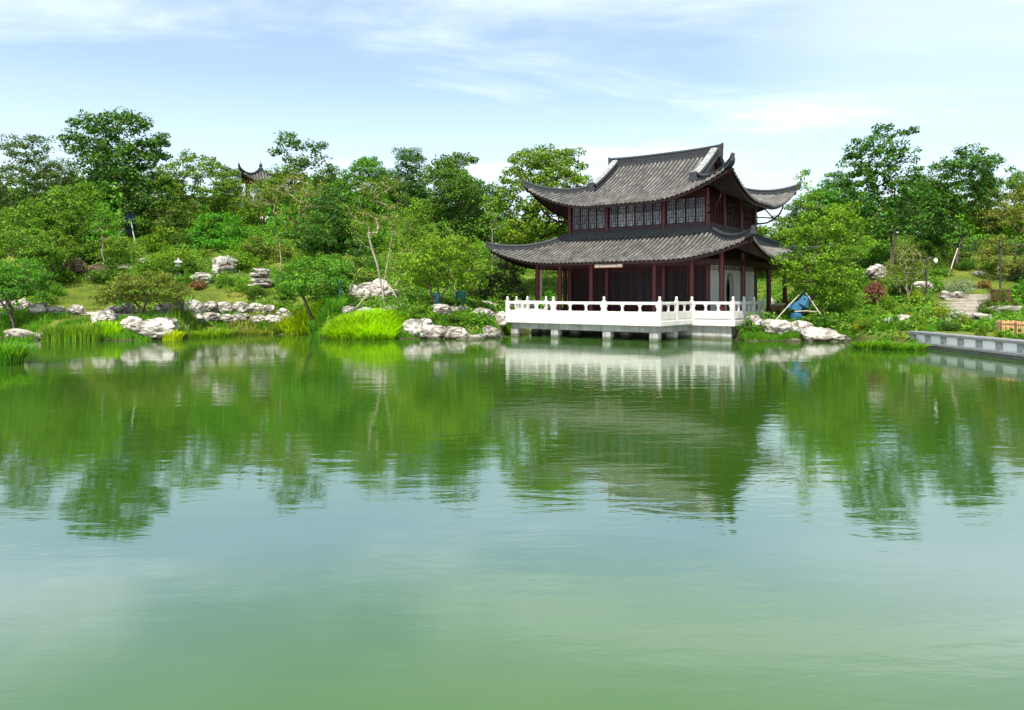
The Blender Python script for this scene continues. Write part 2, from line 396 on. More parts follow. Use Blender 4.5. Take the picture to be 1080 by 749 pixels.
def rock_mat():
    m, T = new_mat('limestone')
    out = N(T, 'ShaderNodeOutputMaterial'); b = N(T, 'ShaderNodeBsdfPrincipled')
    T.links.new(b.outputs[0], out.inputs[0]); b.inputs['Roughness'].default_value = 0.9
    b.inputs['Specular IOR Level'].default_value = 0.2
    oi = N(T, 'ShaderNodeObjectInfo')
    tc = N(T, 'ShaderNodeTexCoord')
    ad = N(T, 'ShaderNodeVectorMath', operation='MULTIPLY_ADD'); ad.inputs[1].default_value = (37, 37, 37)
    T.links.new(oi.outputs['Random'], ad.inputs[0]); T.links.new(tc.outputs['Object'], ad.inputs[2])
    f1 = tex_noise(T, 1.6, 8, 0.65, 0.4, vec=ad.outputs[0])
    c1 = ramp(T, f1, [(0.30, (0.085, 0.075, 0.06)), (0.42, (0.26, 0.235, 0.20)), (0.54, (0.45, 0.42, 0.38)), (0.8, (0.58, 0.55, 0.50))])
    vo = N(T, 'ShaderNodeTexVoronoi', feature='DISTANCE_TO_EDGE'); vo.inputs['Scale'].default_value = 1.95
    nz = N(T, 'ShaderNodeTexNoise'); nz.inputs['Scale'].default_value = 2.0; T.links.new(ad.outputs[0], nz.inputs['Vector'])
    mxv = N(T, 'ShaderNodeMix', data_type='RGBA'); mxv.inputs[0].default_value = 0.45
    T.links.new(ad.outputs[0], mxv.inputs[6]); T.links.new(nz.outputs['Color'], mxv.inputs[7])
    T.links.new(mxv.outputs[2], vo.inputs['Vector'])
    cr = ramp(T, vo.outputs['Distance'], [(0.0, (0.16, 0.14, 0.12)), (0.05, (0.55, 0.53, 0.5)), (0.13, (1, 1, 1))])
    mu = N(T, 'ShaderNodeMix', data_type='RGBA', blend_type='MULTIPLY'); mu.inputs[0].default_value = 0.85
    ms = ramp(T, tex_noise(T, 1.1, 6, 0.7, 0.6, vec=ad.outputs[0]), [(0.57, (0, 0, 0)), (0.68, (0.8, 0.8, 0.8))])
    mm = N(T, 'ShaderNodeMix', data_type='RGBA'); T.links.new(ms, mm.inputs[0]); T.links.new(c1, mm.inputs[6]); mm.inputs[7].default_value = (0.09, 0.105, 0.035, 1)
    T.links.new(mm.outputs[2], mu.inputs[6]); T.links.new(cr, mu.inputs[7])
    gm = N(T, 'ShaderNodeNewGeometry'); sp = N(T, 'ShaderNodeSeparateXYZ'); T.links.new(gm.outputs['Position'], sp.inputs[0])
    nn = N(T, 'ShaderNodeMath', operation='MULTIPLY_ADD'); nn.inputs[1].default_value = -0.2
    T.links.new(f1, nn.inputs[0]); T.links.new(sp.outputs['Z'], nn.inputs[2])
    wet = ramp(T, nn.outputs[0], [(0.0, (0.22, 0.22, 0.17)), (0.04, (0.36, 0.36, 0.28)), (0.14, (1, 1, 1))])
    m2 = N(T, 'ShaderNodeMix', data_type='RGBA', blend_type='MULTIPLY'); m2.inputs[0].default_value = 1.0
    T.links.new(mu.outputs[2], m2.inputs[6]); T.links.new(wet, m2.inputs[7])
    T.links.new(m2.outputs[2], b.inputs['Base Color'])
    bp = N(T, 'ShaderNodeBump'); bp.inputs['Distance'].default_value = 0.16; bp.inputs['Strength'].default_value = 1.0
    T.links.new(tex_noise(T, 4.0, 9, 0.68, vec=ad.outputs[0]), bp.inputs['Height'])
    T.links.new(bp.outputs[0], b.inputs['Normal'])
    return m
M['rock'] = rock_mat()

# ------------------------------------------------------------------ terrain
SH_P = np.array([-900, -250, 0, 45, 100, 185, 212, 240, 330, 345, 425, 520, 538, 560, 690, 735, 775, 786, 895, 912, 958, 972.0])
SH_D = np.array([40, 44, 46, 44.6, 43.2, 44, 49.5, 51.5, 50.5, 46, 45, 46.5, 51, 53.5, 49, 46.5, 45, 43.2, 43.2, 41, 38.4, 37.6])
WALL_X = 20.7
def shore(px):
    s = np.interp(px, SH_P, SH_D)
    r = np.where(px > 972, (WALL_X + 0.25) * F / np.maximum(px - 540, 1), s)
    return r
HL = ([20, 44, 47, 50, 54, 58, 62, 66, 70, 80, 100, 200, 900], [0.3, 0.5, 1.3, 1.7, 2.3, 3.2, 4.5, 6.2, 8.0, 10.5, 12, 14, 16])
HM = ([20, 44, 60, 66, 72, 80, 100, 200, 900], [0.4, 0.6, 0.9, 1.2, 2.6, 4.6, 8, 12, 16])
HR = ([20, 30, 40, 44, 47, 51, 60, 67, 78, 100, 200, 900], [0.5, 0.55, 0.7, 0.9, 1.3, 2.1, 4.3, 5.8, 8, 11, 14, 16])
def sm(a, b, x):
    t = np.clip((x - a) / (b - a), 0, 1); return t * t * (3 - 2 * t)
def g(X, Y):
    X = np.asarray(X, float); Y = np.asarray(Y, float)
    Yc = np.maximum(Y, 5)
    px = 540 + X / Yc * F
    d = Yc - shore(px)
    wm = sm(470, 560, px) * (1 - sm(800, 890, px))
    wr = sm(800, 890, px)
    wl_ = 1 - wm - wr
    hill = wl_ * np.interp(Yc, *HL) + wm * np.interp(Yc, *HM) + wr * np.interp(Yc, *HR)
    bumps = 0.10 * np.sin(X * 0.9 + 1.3) * np.sin(Yc * 0.8) + 0.16 * np.sin(X * 0.37) * np.sin(Yc * 0.31 + 1)
    hill = hill + bumps * sm(1, 5, d)
    bank = np.where(px > 972, np.where(d > 0, 0.6 + 0.5 * d, -1.0), 0.05 + 0.55 * d)
    bank = np.where(d < 0, np.maximum(-1.2, -0.1 + 0.5 * d), bank)
    return np.minimum(hill, np.where(bank > 0.5, 0.5 + (bank - 0.5) * 1.0, bank))
def gz(x, y): return float(g(x, y))
def hit(px, py):
    """ground point that shows at photo pixel (px, py)"""
    Y = np.arange(24.0, 130.0, 0.05)
    X = (px - 540) / F * Y
    Z = HC - (py - HY) / F * Y
    G = g(X, Y)
    ok = np.where((G >= Z) & (G > -0.05))[0]
    i = ok[0] if len(ok) else len(Y) - 1
    return float(X[i]), float(Y[i]), float(G[i])

def terrain_mat():
    m, T = new_mat('garden_ground')
    out = N(T, 'ShaderNodeOutputMaterial'); b = N(T, 'ShaderNodeBsdfPrincipled')
    T.links.new(b.outputs[0], out.inputs[0]); b.inputs['Roughness'].default_value = 0.95
    b.inputs['Specular IOR Level'].default_value = 0.1
    f = tex_noise(T, 0.35, 8, 0.65)
    c = ramp(T, f, [(0.30, (0.04, 0.07, 0.012)), (0.45, (0.09, 0.14, 0.018)), (0.60, (0.16, 0.19, 0.03)), (0.78, (0.23, 0.21, 0.06))])
    f2 = tex_noise(T, 9.0, 6, 0.7)
    c2 = ramp(T, f2, [(0.3, (0.55, 0.55, 0.5)), (0.7, (1.15, 1.15, 1.1))])
    mu = N(T, 'ShaderNodeMix', data_type='RGBA', blend_type='MULTIPLY'); mu.inputs[0].default_value = 1.0
    T.links.new(c, mu.inputs[6]); T.links.new(c2, mu.inputs[7])
    gm = N(T, 'ShaderNodeNewGeometry'); sp = N(T, 'ShaderNodeSeparateXYZ'); T.links.new(gm.outputs['Position'], sp.inputs[0])
    mud = ramp(T, sp.outputs['Z'], [(0.0, (0, 0, 0)), (0.10, (0.1, 0.1, 0.1)), (0.5, (1, 1, 1))])
    m2 = N(T, 'ShaderNodeMix', data_type='RGBA'); T.links.new(mud, m2.inputs[0])
    m2.inputs[6].default_value = (0.045, 0.045, 0.022, 1); T.links.new(mu.outputs[2], m2.inputs[7])
    T.links.new(m2.outputs[2], b.inputs['Base Color'])
    bp = N(T, 'ShaderNodeBump'); bp.inputs['Distance'].default_value = 0.08
    T.links.new(f2, bp.inputs['Height']); T.links.new(bp.outputs[0], b.inputs['Normal'])
    return m
def build_terrain():
    pxs = np.concatenate([np.linspace(-1500, -120, 30), np.linspace(-100, 1180, 300), np.linspace(1200, 2600, 30)])
    Ys = np.concatenate([np.linspace(8, 28, 12), np.linspace(28.3, 56, 130), np.linspace(56.5, 100, 70), np.geomspace(104, 1500, 26)])
    PX, YY = np.meshgrid(pxs, Ys)
    XX = (PX - 540) / F * YY
    ZZ = g(XX, YY)
    V = np.stack([XX, YY, ZZ], -1).reshape(-1, 3)
    nx, ny = len(pxs), len(Ys)
    i = np.arange(nx - 1)[None, :] + nx * np.arange(ny - 1)[:, None]
    Fc = np.stack([i, i + 1, i + 1 + nx, i + nx], -1).reshape(-1, 4)
    o = mesh_np('terrain', V, Fc, terrain_mat(), smooth=True)
    tag(o, kind='structure')
build_terrain()

def water_mat():
    m, T = new_mat('pond_water')
    # murky green body under a glossy skin whose reflectance climbs towards grazing angles
    out = N(T, 'ShaderNodeOutputMaterial'); b = N(T, 'ShaderNodeBsdfDiffuse'); gl = N(T, 'ShaderNodeBsdfGlossy')
    mxs = N(T, 'ShaderNodeMixShader'); lw = N(T, 'ShaderNodeLayerWeight'); lw.inputs['Blend'].default_value = 0.5
    rf = N(T, 'ShaderNodeValToRGB'); el = rf.color_ramp.elements
    el[0].position = 0.0; el[0].color = (0.02, 0.02, 0.02, 1); el[1].position = 1.0; el[1].color = (0.80, 0.80, 0.80, 1)
    for p_, v_ in ((0.45, 0.10), (0.52, 0.16), (0.62, 0.36), (0.70, 0.60), (0.80, 0.57)):
        e = el.new(p_); e.color = (v_, v_, v_, 1)
    T.links.new(lw.outputs['Facing'], rf.inputs[0]); T.links.new(rf.outputs['Color'], mxs.inputs[0])
    T.links.new(b.outputs[0], mxs.inputs[1]); T.links.new(gl.outputs[0], mxs.inputs[2]); T.links.new(mxs.outputs[0], out.inputs[0])
    f = tex_noise(T, 0.06, 3, 0.5)
    T.links.new(ramp(T, f, [(0.35, (0.031, 0.088, 0.007)), (0.65, (0.038, 0.099, 0.011))]), b.inputs['Color'])
    gl.inputs['Roughness'].default_value = 0.035
    tc = N(T, 'ShaderNodeTexCoord')
    h1 = tex_noise(T, 2.4, 4, 0.55, 0.3, vec=tc.outputs['Object'], stretch=(0.33, 1.0, 1))
    h2 = tex_noise(T, 0.55, 2, 0.5, 0.2, vec=tc.outputs['Object'], stretch=(0.4, 1.0, 1))
    patch = tex_noise(T, 0.07, 2, 0.5, vec=tc.outputs['Object'], stretch=(0.5, 1.0, 1))
    pr = N(T, 'ShaderNodeMapRange'); pr.inputs[1].default_value = 0.38; pr.inputs[2].default_value = 0.62
    pr.inputs[3].default_value = 0.35; pr.inputs[4].default_value = 1.1
    T.links.new(patch, pr.inputs[0])
    mu = N(T, 'ShaderNodeMath', operation='MULTIPLY'); T.links.new(h1, mu.inputs[0]); T.links.new(pr.outputs[0], mu.inputs[1])
    ad = N(T, 'ShaderNodeMath', operation='MULTIPLY_ADD'); ad.inputs[1].default_value = 0.9
    T.links.new(h2, ad.inputs[0]); T.links.new(mu.outputs[0], ad.inputs[2])
    bp = N(T, 'ShaderNodeBump'); bp.inputs['Distance'].default_value = 0.0075; bp.inputs['Strength'].default_value = 1.0
    T.links.new(ad.outputs[0], bp.inputs['Height']); T.links.new(bp.outputs[0], gl.inputs['Normal']); T.links.new(bp.outputs[0], lw.inputs['Normal'])
    return m
wmb = MB()
wmb.add([(-220, -60, 0), (220, -60, 0), (220, 75, 0), (-220, 75, 0)], [(0, 1, 2, 3)])
tag(wmb.build('water', water_mat()), kind='structure')

# path: a pale strip draped along the left bank
def strip(name, pts, w, mat):
    mb = MB(); P = [Vector((x, y, 0)) for x, y in pts]; vs = []; fs = []
    for i, p in enumerate(P):
        t = (P[min(i + 1, len(P) - 1)] - P[max(i - 1, 0)]).normalized(); n = Vector((-t.y, t.x, 0))
        for k in (-1, -0.33, 0.33, 1):
            q = p + n * (w / 2 * k); vs.append((q.x, q.y, gz(q.x, q.y) + 0.05))
    for i in range(len(P) - 1):
        for k in range(3):
            a = i * 4 + k; fs.append((a, a + 1, a + 5, a + 4))
    mb.add(vs, fs)
    o = mb.build(name, mat); tag(o, kind='structure'); return o
pp = []
for px in np.linspace(-60, 345, 60):
    Y = 47.6 + 0.35 * math.sin(px * 0.02) + max(0, (px - 200)) * 0.03 + max(0, 60 - px) * 0.02
    pp.append((wx(px, Y), Y))
strip('path', pp, 1.0, M['paving'])

# ------------------------------------------------------------------ pavilion
OX, OY = 11.2, 55.2
ROT = -math.radians(37)
DECK = 1.22
pav = empty('pavilion', (OX, OY, DECK), ROT)
tag(pav, 'two-storey dark red garden pavilion with grey tiled upswept roofs behind a white terrace', 'pavilion')
PZ = -DECK       # parts are written with absolute heights, shifted by this

def roof_maps(A, B):
    # four sides: (along half, out half, mapping(a, o) -> x, y)
    return [(A, B, lambda a, o: (a, -o)), (B, A, lambda a, o: (o, a)), (A, B, lambda a, o: (-a, o)), (B, A, lambda a, o: (-o, -a))]

class Roof:
    def __init__(s, A, B, ze, total, rise, U, R, conc=0.38, plan=0.45, depth_fn=None, mid_sag=0.0):
        s.A, s.B, s.ze, s.total, s.rise, s.U, s.R, s.conc, s.plan = A, B, ze, total, rise, U, R, conc, plan
    def z(s, d):
        t = d / s.total
        return s.ze + s.rise * ((1 - s.conc) * t + s.conc * t * t)
    def pt(s, side, a, d, dz=0.0):
        al, ou, mp = side
        o = ou - d
        fl = max(0.0, 1 - math.hypot(al - abs(a), d) / s.R) ** 2
        sg = 1 if a >= 0 else -1
        x, y = mp(a + sg * s.plan * fl, o + s.plan * fl)
        return Vector((x, y, s.z(d) + s.U * fl + dz + PZ))

def build_roof(parent, name, rf, dend, tile_w=0.33, nstep=12, soffit_depth=1.9, fascia_mat='redwood'):
    """dend(side_index, a) -> how far up from the eave the slope runs at this row"""
    sides = roof_maps(rf.A, rf.B)
    pan = MB(); til = MB(); fas = MB(); sof = MB()
    for si, sd in enumerate(sides):
        al, ou, mp = sd
        n = int(round(2 * al / tile_w)); aa = [-al + 2 * al * i / n for i in range(n + 1)]
        # pan surface
        vs, fs = [], []
        cols = []
        xs = sorted(set([round(v, 4) for v in aa] + list(rf_breaks.get((name, si), []))))
        for a in xs:
            de = max(0.0, dend(si, a))
            for k in range(nstep + 1):
                vs.append(rf.pt(sd, a, de * k / nstep))
        for i in range(len(xs) - 1):
            if (name, si) in rf_breaks and abs(xs[i + 1] - xs[i]) < 0.02: continue
            for k in range(nstep):
                q = i * (nstep + 1) + k
                fs.append((q, q + nstep + 1, q + nstep + 2, q + 1))
        pan.add(vs, fs)
        # cover tiles
        for i in range(n):
            a = (aa[i] + aa[i + 1]) / 2
            de = dend(si, a) - 0.05
            if de < 0.25: continue
            m = max(1, int(round(de / 0.34)))
            for k in range(m):
                d0, d1 = de * k / m, de * (k + 1) / m + 0.02
                p0, p1 = rf.pt(sd, a, d0), rf.pt(sd, a, d1)
                s0 = (rf.pt(sd, a + 0.05, d0) - rf.pt(sd, a - 0.05, d0)).normalized()
                tt = (p1 - p0).normalized(); nn = s0.cross(tt)
                if nn.z < 0: nn = -nn
                vs = []
                for (p, r) in ((p0, 0.088), (p1, 0.076)):
                    for an in (-90, -45, 0, 45, 90):
                        an = math.radians(an)
                        vs.append(p + s0 * (r * math.sin(an)) + nn * (r * 1.05 * math.cos(an) + 0.008))
                fs = [(j, j + 1, j + 6, j + 5) for j in range(4)]
                if k == 0:
                    fs.append((0, 1, 2, 3, 4))
                til.add(vs, fs)
            # end disc and drip tongue at the eave
            p = rf.pt(sd, a, 0.0); q = rf.pt(sd, a, 0.3)
            s0 = (rf.pt(sd, a + 0.05, 0) - rf.pt(sd, a - 0.05, 0)).normalized()
            outv = (p - q); outv.z = 0; outv.normalize()
            c = p + outv * 0.02 + Vector((0, 0, 0.03))
            vs = [c + s0 * (0.105 * math.cos(t)) + Vector((0, 0, 0.105 * math.sin(t))) for t in [2 * math.pi * j / 8 for j in range(8)]]
            vs2 = [v - outv * 0.05 for v in vs]
            til.add(vs + vs2, [tuple(range(8)), tuple(reversed(range(8, 16)))] + [(j, (j + 1) % 8, 8 + (j + 1) % 8, 8 + j) for j in range(8)])
            e = rf.pt(sd, aa[i], 0.0) + outv * 0.015
            s1 = s0 * 0.10
            til.add([e - s1 + Vector((0, 0, 0.03)), e + s1 + Vector((0, 0, 0.03)), e + s1 * 0.6 + Vector((0, 0, -0.09)), e + Vector((0, 0, -0.14)), e - s1 * 0.6 + Vector((0, 0, -0.09))], [(0, 1, 2, 3, 4)])
        # fascia and soffit
        A_ = [-al + 2 * al * i / 60 for i in range(61)]
        vs, fs = [], []
        for a in A_:
            p = rf.pt(sd, a, 0.16)
            p2 = rf.pt(sd, a, 0.20)
            vs += [p + Vector((0, 0, -0.09)), p + Vector((0, 0, -0.30)), p2 + Vector((0, 0, -0.34)), p2 + Vector((0, 0, -0.12))]
        for i in range(60):
            q = i * 4
            fs += [(q, q + 4, q + 5, q + 1), (q + 1, q + 5, q + 6, q + 2), (q + 2, q + 6, q + 7, q + 3)]
        fas.add(vs, fs)
        vs, fs = [], []
        K = 6
        for a in A_:
            de = min(soffit_depth, max(0.0, al - abs(a)) + 0.001)
            for k in range(K + 1):
                vs.append(rf.pt(sd, a, 0.18 + max(0.0, de - 0.18) * k / K if de > 0.18 else de, -0.13))
        for i in range(60):
            for k in range(K):
                q = i * (K + 1) + k
                fs.append((q, q + 1, q + K + 2, q + K + 1))
        sof.add(vs, fs)
        # rafters
        nr = int(2 * al / 0.30)
        for i in range(nr):
            a = -al + 0.25 + (2 * al - 0.5) * i / (nr - 1)
            de = min(soffit_depth, al - abs(a))
            if de < 0.4: continue
            sof.sweep([rf.pt(sd, a, 0.24 + (de - 0.24) * k / 4, -0.15) for k in range(5)], [(-0.05, 0), (0.05, 0), (0.05, -0.10), (-0.05, -0.10)])
    root = pan.build(name, M['roof_pan'], parent)
    til.build('tiling', M['roof_tile'], root)
    fas.build('fascia', M[fascia_mat], root)
    sof.build('soffit', M['soffit'], root)
    return root

rf_breaks = {}
def ridge_parts(root, path, w=0.34, h=0.36, name='hip_ridge', cap=0.09):
    mb = MB()
    mb.sweep(path, [(-w / 2, -0.12), (w / 2, -0.12), (w / 2, h * 0.28), (-w / 2, h * 0.28)])
    mb.sweep(path, [(-w * 0.34, h * 0.28 + 0.003), (w * 0.34, h * 0.28 + 0.003), (w * 0.34, h * 0.74), (-w * 0.34, h * 0.74)])
    mb.sweep(path, [(-w * 0.46, h * 0.74 + 0.003), (w * 0.46, h * 0.74 + 0.003), (w * 0.40, h * 0.92), (0.0, h + 0.03), (-w * 0.40, h * 0.92)])
    return mb.build(name, M['ridge'], root)

# lower roof: a skirt round the hall
LA, LB, LDEP = 9.5, 8.5, 3.95
lr = Roof(LA, LB, 4.95, LDEP, 1.85, 1.12, 5.4, conc=0.30, plan=0.12)
lower = build_roof(pav, 'lower_roof', lr, lambda si, a: min(LDEP, (LA if si % 2 == 0 else LB) - abs(a)), soffit_depth=3.2)
def hip_path(rf, sx, sy, d0, d1, n=16, horn=0.22, hornz=0.12):
    P = []
    for i in range(n + 1):
        d = d1 + (d0 - d1) * i / n
        x = rf.A - d; y = rf.B - d
        fl = max(0.0, 1 - math.hypot(d, d) / rf.R) ** 2
        P.append(Vector((sx * (x + rf.plan * fl), sy * (y + rf.plan * fl), rf.z(d) + rf.U * fl + PZ + 0.05)))
    e = P[-1]; t = (P[-1] - P[-2]); th = Vector((t.x, t.y, 0)).normalized(); sl_ = t.z / max(1e-6, math.hypot(t.x, t.y))
    for k in (0.35, 0.7, 1.0):
        P.append(e + th * (horn * k) + Vector((0, 0, sl_ * horn * k + hornz * k * k)))
    return P
for sx in (-1, 1):
    for sy in (-1, 1):
        ridge_parts(lower, hip_path(lr, sx, sy, 0.0, LDEP), 0.34, 0.36)
zt = 4.95 + 1.85
band = MB()
for (x0, x1, y0, y1) in ((-5.72, 5.72, -4.78, -4.48), (-5.72, 5.72, 4.48, 4.78), (-5.72, -5.32, -4.48, 4.48), (5.32, 5.72, -4.48, 4.48)):
    band.box(x0, x1, y0, y1, zt - 0.12 + PZ, zt + 0.28 + PZ)
    band.box(x0 - 0.04, x1 + 0.04, y0 - 0.04 if y0 < 0 else y0, y1 + 0.04 if y1 > 0 else y1, zt + 0.283 + PZ, zt + 0.36 + PZ)
band.build('wall_ridge', M['ridge'], lower)

# upper roof: hip-and-gable
UA, UB, GX = 7.6, 6.67, 4.0
ur = Roof(UA, UB, 8.9, UB, 3.70, 1.70, 5.6, conc=0.40, plan=0.12)
def ud(si, a):
    if si % 2 == 0:
        return UB if abs(a) <= GX + 0.001 else UA - abs(a)
    return min(UA - GX, UB - abs(a))
for si in (0, 2):
    rf_breaks[('upper_roof', si)] = [-GX - 0.003, -GX, GX, GX + 0.003]
upper = build_roof(pav, 'upper_roof', ur, ud, soffit_depth=2.2)
for sx in (-1, 1):
    for sy in (-1, 1):
        hp = hip_path(ur, sx, sy, 0.0, UA - GX - 0.1, horn=0.25, hornz=0.16)
        ridge_parts(upper, hp, 0.32, 0.36)
        # descending ridge along the gable edge
        dp = []
        for i in range(13):
            y = 0.12 + (UB - (UA - GX) + 0.35 - 0.12) * i / 12
            dp.append(Vector((sx * (GX - 0.02), sy * y, ur.z(UB - y) + PZ + 0.04)))
        e = dp[-1]
        dp.append(e + Vector((0, sy * 0.16, -0.02))); dp.append(e + Vector((0, sy * 0.32, 0.05)))
        dr = ridge_parts(upper, dp, 0.66, 0.46, name='gable_ridge')
        cp = MB()
        cp.sweep([p + Vector((0, 0, 0.50)) for p in dp], [(-0.27, 0), (0.27, 0), (0.20, 0.09), (-0.20, 0.09)])
        cp.build('coping', M['ridge_cap'], dr)
zr = 8.9 + 3.70
# main ridge with pierced band and upswept ends
def ridge_line(x): return zr + 0.02 + 0.10 * (abs(x) / 4.3) ** 3
xs_ = [-4.35 + 8.7 * i / 30 for i in range(31)]
mr = MB()
path = [Vector((x, 0, ridge_line(x) + PZ)) for x in xs_]
mr.sweep(path, [(-0.24, -0.25), (0.24, -0.25), (0.24, 0.12), (-0.24, 0.12)])
mr.sweep(path, [(-0.13, 0.123), (0.13, 0.123), (0.13, 0.47), (-0.13, 0.47)])
mr.sweep(path, [(-0.20, 0.473), (0.20, 0.473), (0.17, 0.56), (0.0, 0.62), (-0.17, 0.56)])
for i in range(44):
    x = -4.1 + 8.2 * i / 43
    z = ridge_line(x) + PZ
    for s in (-1, 1):
        mr.box(x - 0.055, x + 0.055, s * 0.155 - 0.02, s * 0.155 + 0.02, z + 0.17, z + 0.42)
ridge_o = mr.build('main_ridge', M['ridge'], upper)
for sx in (-1, 1):
    em = MB()
    z0 = ridge_line(4.35) + PZ
    em.sweep([(sx * 4.30, 0, z0 + 0.45), (sx * 4.42, 0, z0 + 0.50), (sx * 4.52, 0, z0 + 0.53), (sx * 4.60, 0, z0 + 0.58)], [(-0.09, -0.30), (0.09, -0.30), (0.07, 0.12), (-0.07, 0.12)])
    em.box(sx * 4.40 - 0.14, sx * 4.40 + 0.14, -0.17, 0.17, z0 - 0.3, z0 + 0.52)
    em.build('ridge_finial', M['ridge'], upper)
    # gable wall with barge boards
    gm = MB(); yg = UB - (UA - GX)
    top = [( -yg + 2 * yg * i / 16) for i in range(17)]
    vs = [(sx * (GX - 0.12), y, ur.z(UB - abs(y)) + PZ - 0.06) for y in top] + [(sx * (GX - 0.12), y, ur.z(UA - GX) + PZ - 0.25) for y in top]
    gm.add(vs, [(i, i + 1, 18 + i, 17 + i) for i in range(16)])
    gw = gm.build('gable_wall', M['redwood'], upper)
    bm_ = MB()
    bm_.sweep([(sx * (GX + 0.02), y, ur.z(UB - abs(y)) + PZ - 0.03) for y in top], [(-0.05, -0.38), (0.05, -0.38), (0.05, 0), (-0.05, 0)])
    bm_.build('barge_board', M['redwood'], upper)

# hall walls ------------------------------------------------------
HXW, HYW = 5.3, 4.5
def wallbox(name, mat, boxes, parent=pav):
    mb = MB()
    for b in boxes: mb.box(b[0], b[1], b[2], b[3], b[4] + PZ, b[5] + PZ)
    return mb.build(name, mat, parent)
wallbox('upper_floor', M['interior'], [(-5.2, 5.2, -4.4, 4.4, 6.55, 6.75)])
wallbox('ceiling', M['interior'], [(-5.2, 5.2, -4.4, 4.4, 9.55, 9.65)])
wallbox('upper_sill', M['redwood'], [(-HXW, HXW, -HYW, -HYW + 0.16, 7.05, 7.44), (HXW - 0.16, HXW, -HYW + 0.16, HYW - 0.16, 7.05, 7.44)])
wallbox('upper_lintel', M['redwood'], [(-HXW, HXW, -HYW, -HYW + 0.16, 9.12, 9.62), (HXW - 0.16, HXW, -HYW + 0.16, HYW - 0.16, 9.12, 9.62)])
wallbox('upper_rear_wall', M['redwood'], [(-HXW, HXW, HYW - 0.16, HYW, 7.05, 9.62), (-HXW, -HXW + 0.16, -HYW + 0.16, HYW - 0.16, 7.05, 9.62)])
wallbox('upper_shade_block', M['interior'], [(-4.6, 4.6, -3.9, 4.2, 6.8, 9.5)])  # dark block filling the upper room, stands in for its shade
def col_mesh(r, z0, z1, base=True):
    mb = MB()
    mb.lathe(0, 0, [(r, z0), (r, z1)], 14)
    return mb
upcol = None
for (x, y) in [(-5.3, -4.5), (-2.2, -4.5), (2.2, -4.5), (5.3, -4.5), (5.3, -1.6), (5.3, 1.6), (5.3, 4.5), (-5.3, 4.5)]:
    if upcol is None:
        upcol = col_mesh(0.15, 7.0 + PZ, 9.64 + PZ).build('upper_column', M['redcol'], pav, smooth=False)
        c = upcol
    else:
        c = upcol.copy(); COL.objects.link(c)
    c.location = (x, y, 0)
# window panels: frame > pane, lattice
def panel(name, w, z0, z1, solid, parent, pmat):
    """panel centred on x=0, face towards -y"""
    fr = MB(); t = 0.045
    fr.box(-w / 2, -w / 2 + t, -0.05, 0.03, z0, z1); fr.box(w / 2 - t, w / 2, -0.05, 0.03, z0, z1)
    fr.box(-w / 2 + t, w / 2 - t, -0.05, 0.03, z1 - t, z1); fr.box(-w / 2 + t, w / 2 - t, -0.05, 0.03, z0, z0 + t)
    if solid > 0:
        fr.box(-w / 2 + t, w / 2 - t, -0.02, 0.02, z0 + t, z0 + solid)
        fr.box(-w / 2 + t + 0.06, w / 2 - t - 0.06, -0.04, -0.021, z0 + t + 0.06, z0 + solid - 0.10)
        fr.box(-w / 2 + t, w / 2 - t, -0.05, 0.03, z0 + solid + 0.002, z0 + solid + t)
    f = fr.build(name, M['lattice'], parent)
    zb = z0 + solid + t; zt_ = z1 - t
    pn = MB(); pn.box(-w / 2 + t, w / 2 - t, 0.0, 0.012, zb, zt_)
    pn.build('pane', M[pmat], f)
    la = MB(); b = 0.012
    hgt = zt_ - zb; iw = w - 2 * t
    for k in (0.10, 0.22, 0.42, 0.60, 0.80, 0.9):
        la.box(-iw / 2, iw / 2, -0.032, -0.004, zb + hgt * k - b, zb + hgt * k + b)
    for k in (-0.33, 0.33):
        la.box(iw * k * 0.8 - b, iw * k * 0.8 + b, -0.034, -0.006, zb, zt_)
    for (za, zc) in ((0.22, 0.42), (0.60, 0.80)):
        la.box(-b, b, -0.03, -0.008, zb + hgt * za, zb + hgt * zc)
    # diamond in the middle
    zc = zb + hgt * 0.51; r = min(iw * 0.24, hgt * 0.08)
    for (sx, sz) in ((1, 1), (1, -1), (-1, 1), (-1, -1)):
        la.add([(0, -0.03, zc + sz * r), (0, -0.03, zc + sz * (r - 0.03)), (sx * (r - 0.03), -0.03, zc), (sx * r, -0.03, zc)], [(0, 1, 2, 3)])
    la.build('lattice', M['lattice'], f)
    return f
def fill_bays(name, edges, place, z0, z1, solid, counts):
    proto = {}
    for (a, b, n) in zip(edges[:-1], edges[1:], counts):
        lo, hi = a + 0.17, b - 0.17
        w = (hi - lo) / n
        for i in range(n):
            key = round(w, 3)
            if key not in proto:
                proto[key] = panel(name, w - 0.012, z0 + PZ, z1 + PZ, solid, pav, 'pane_shaded' if name == 'lattice_door' else 'pane'); o = proto[key]
            else:
                o = copy_tree(proto[key], pav)
            place(o, lo + w * (i + 0.5))
def pl_front(y):
    def f(o, a): o.location = (a, y, 0)
    return f
def pl_right(x):
    def f(o, a): o.location = (x, a, 0); o.rotation_euler = (0, 0, math.pi / 2)
    return f
fill_bays('window', [-5.3, -2.2, 2.2, 5.3], pl_front(-4.42), 7.445, 9.118, 0.0, [4, 6, 4])
fill_bays('window', [-4.5, -1.6, 1.6, 4.5], pl_right(5.22), 7.445, 9.118, 0.42, [5, 5, 5])
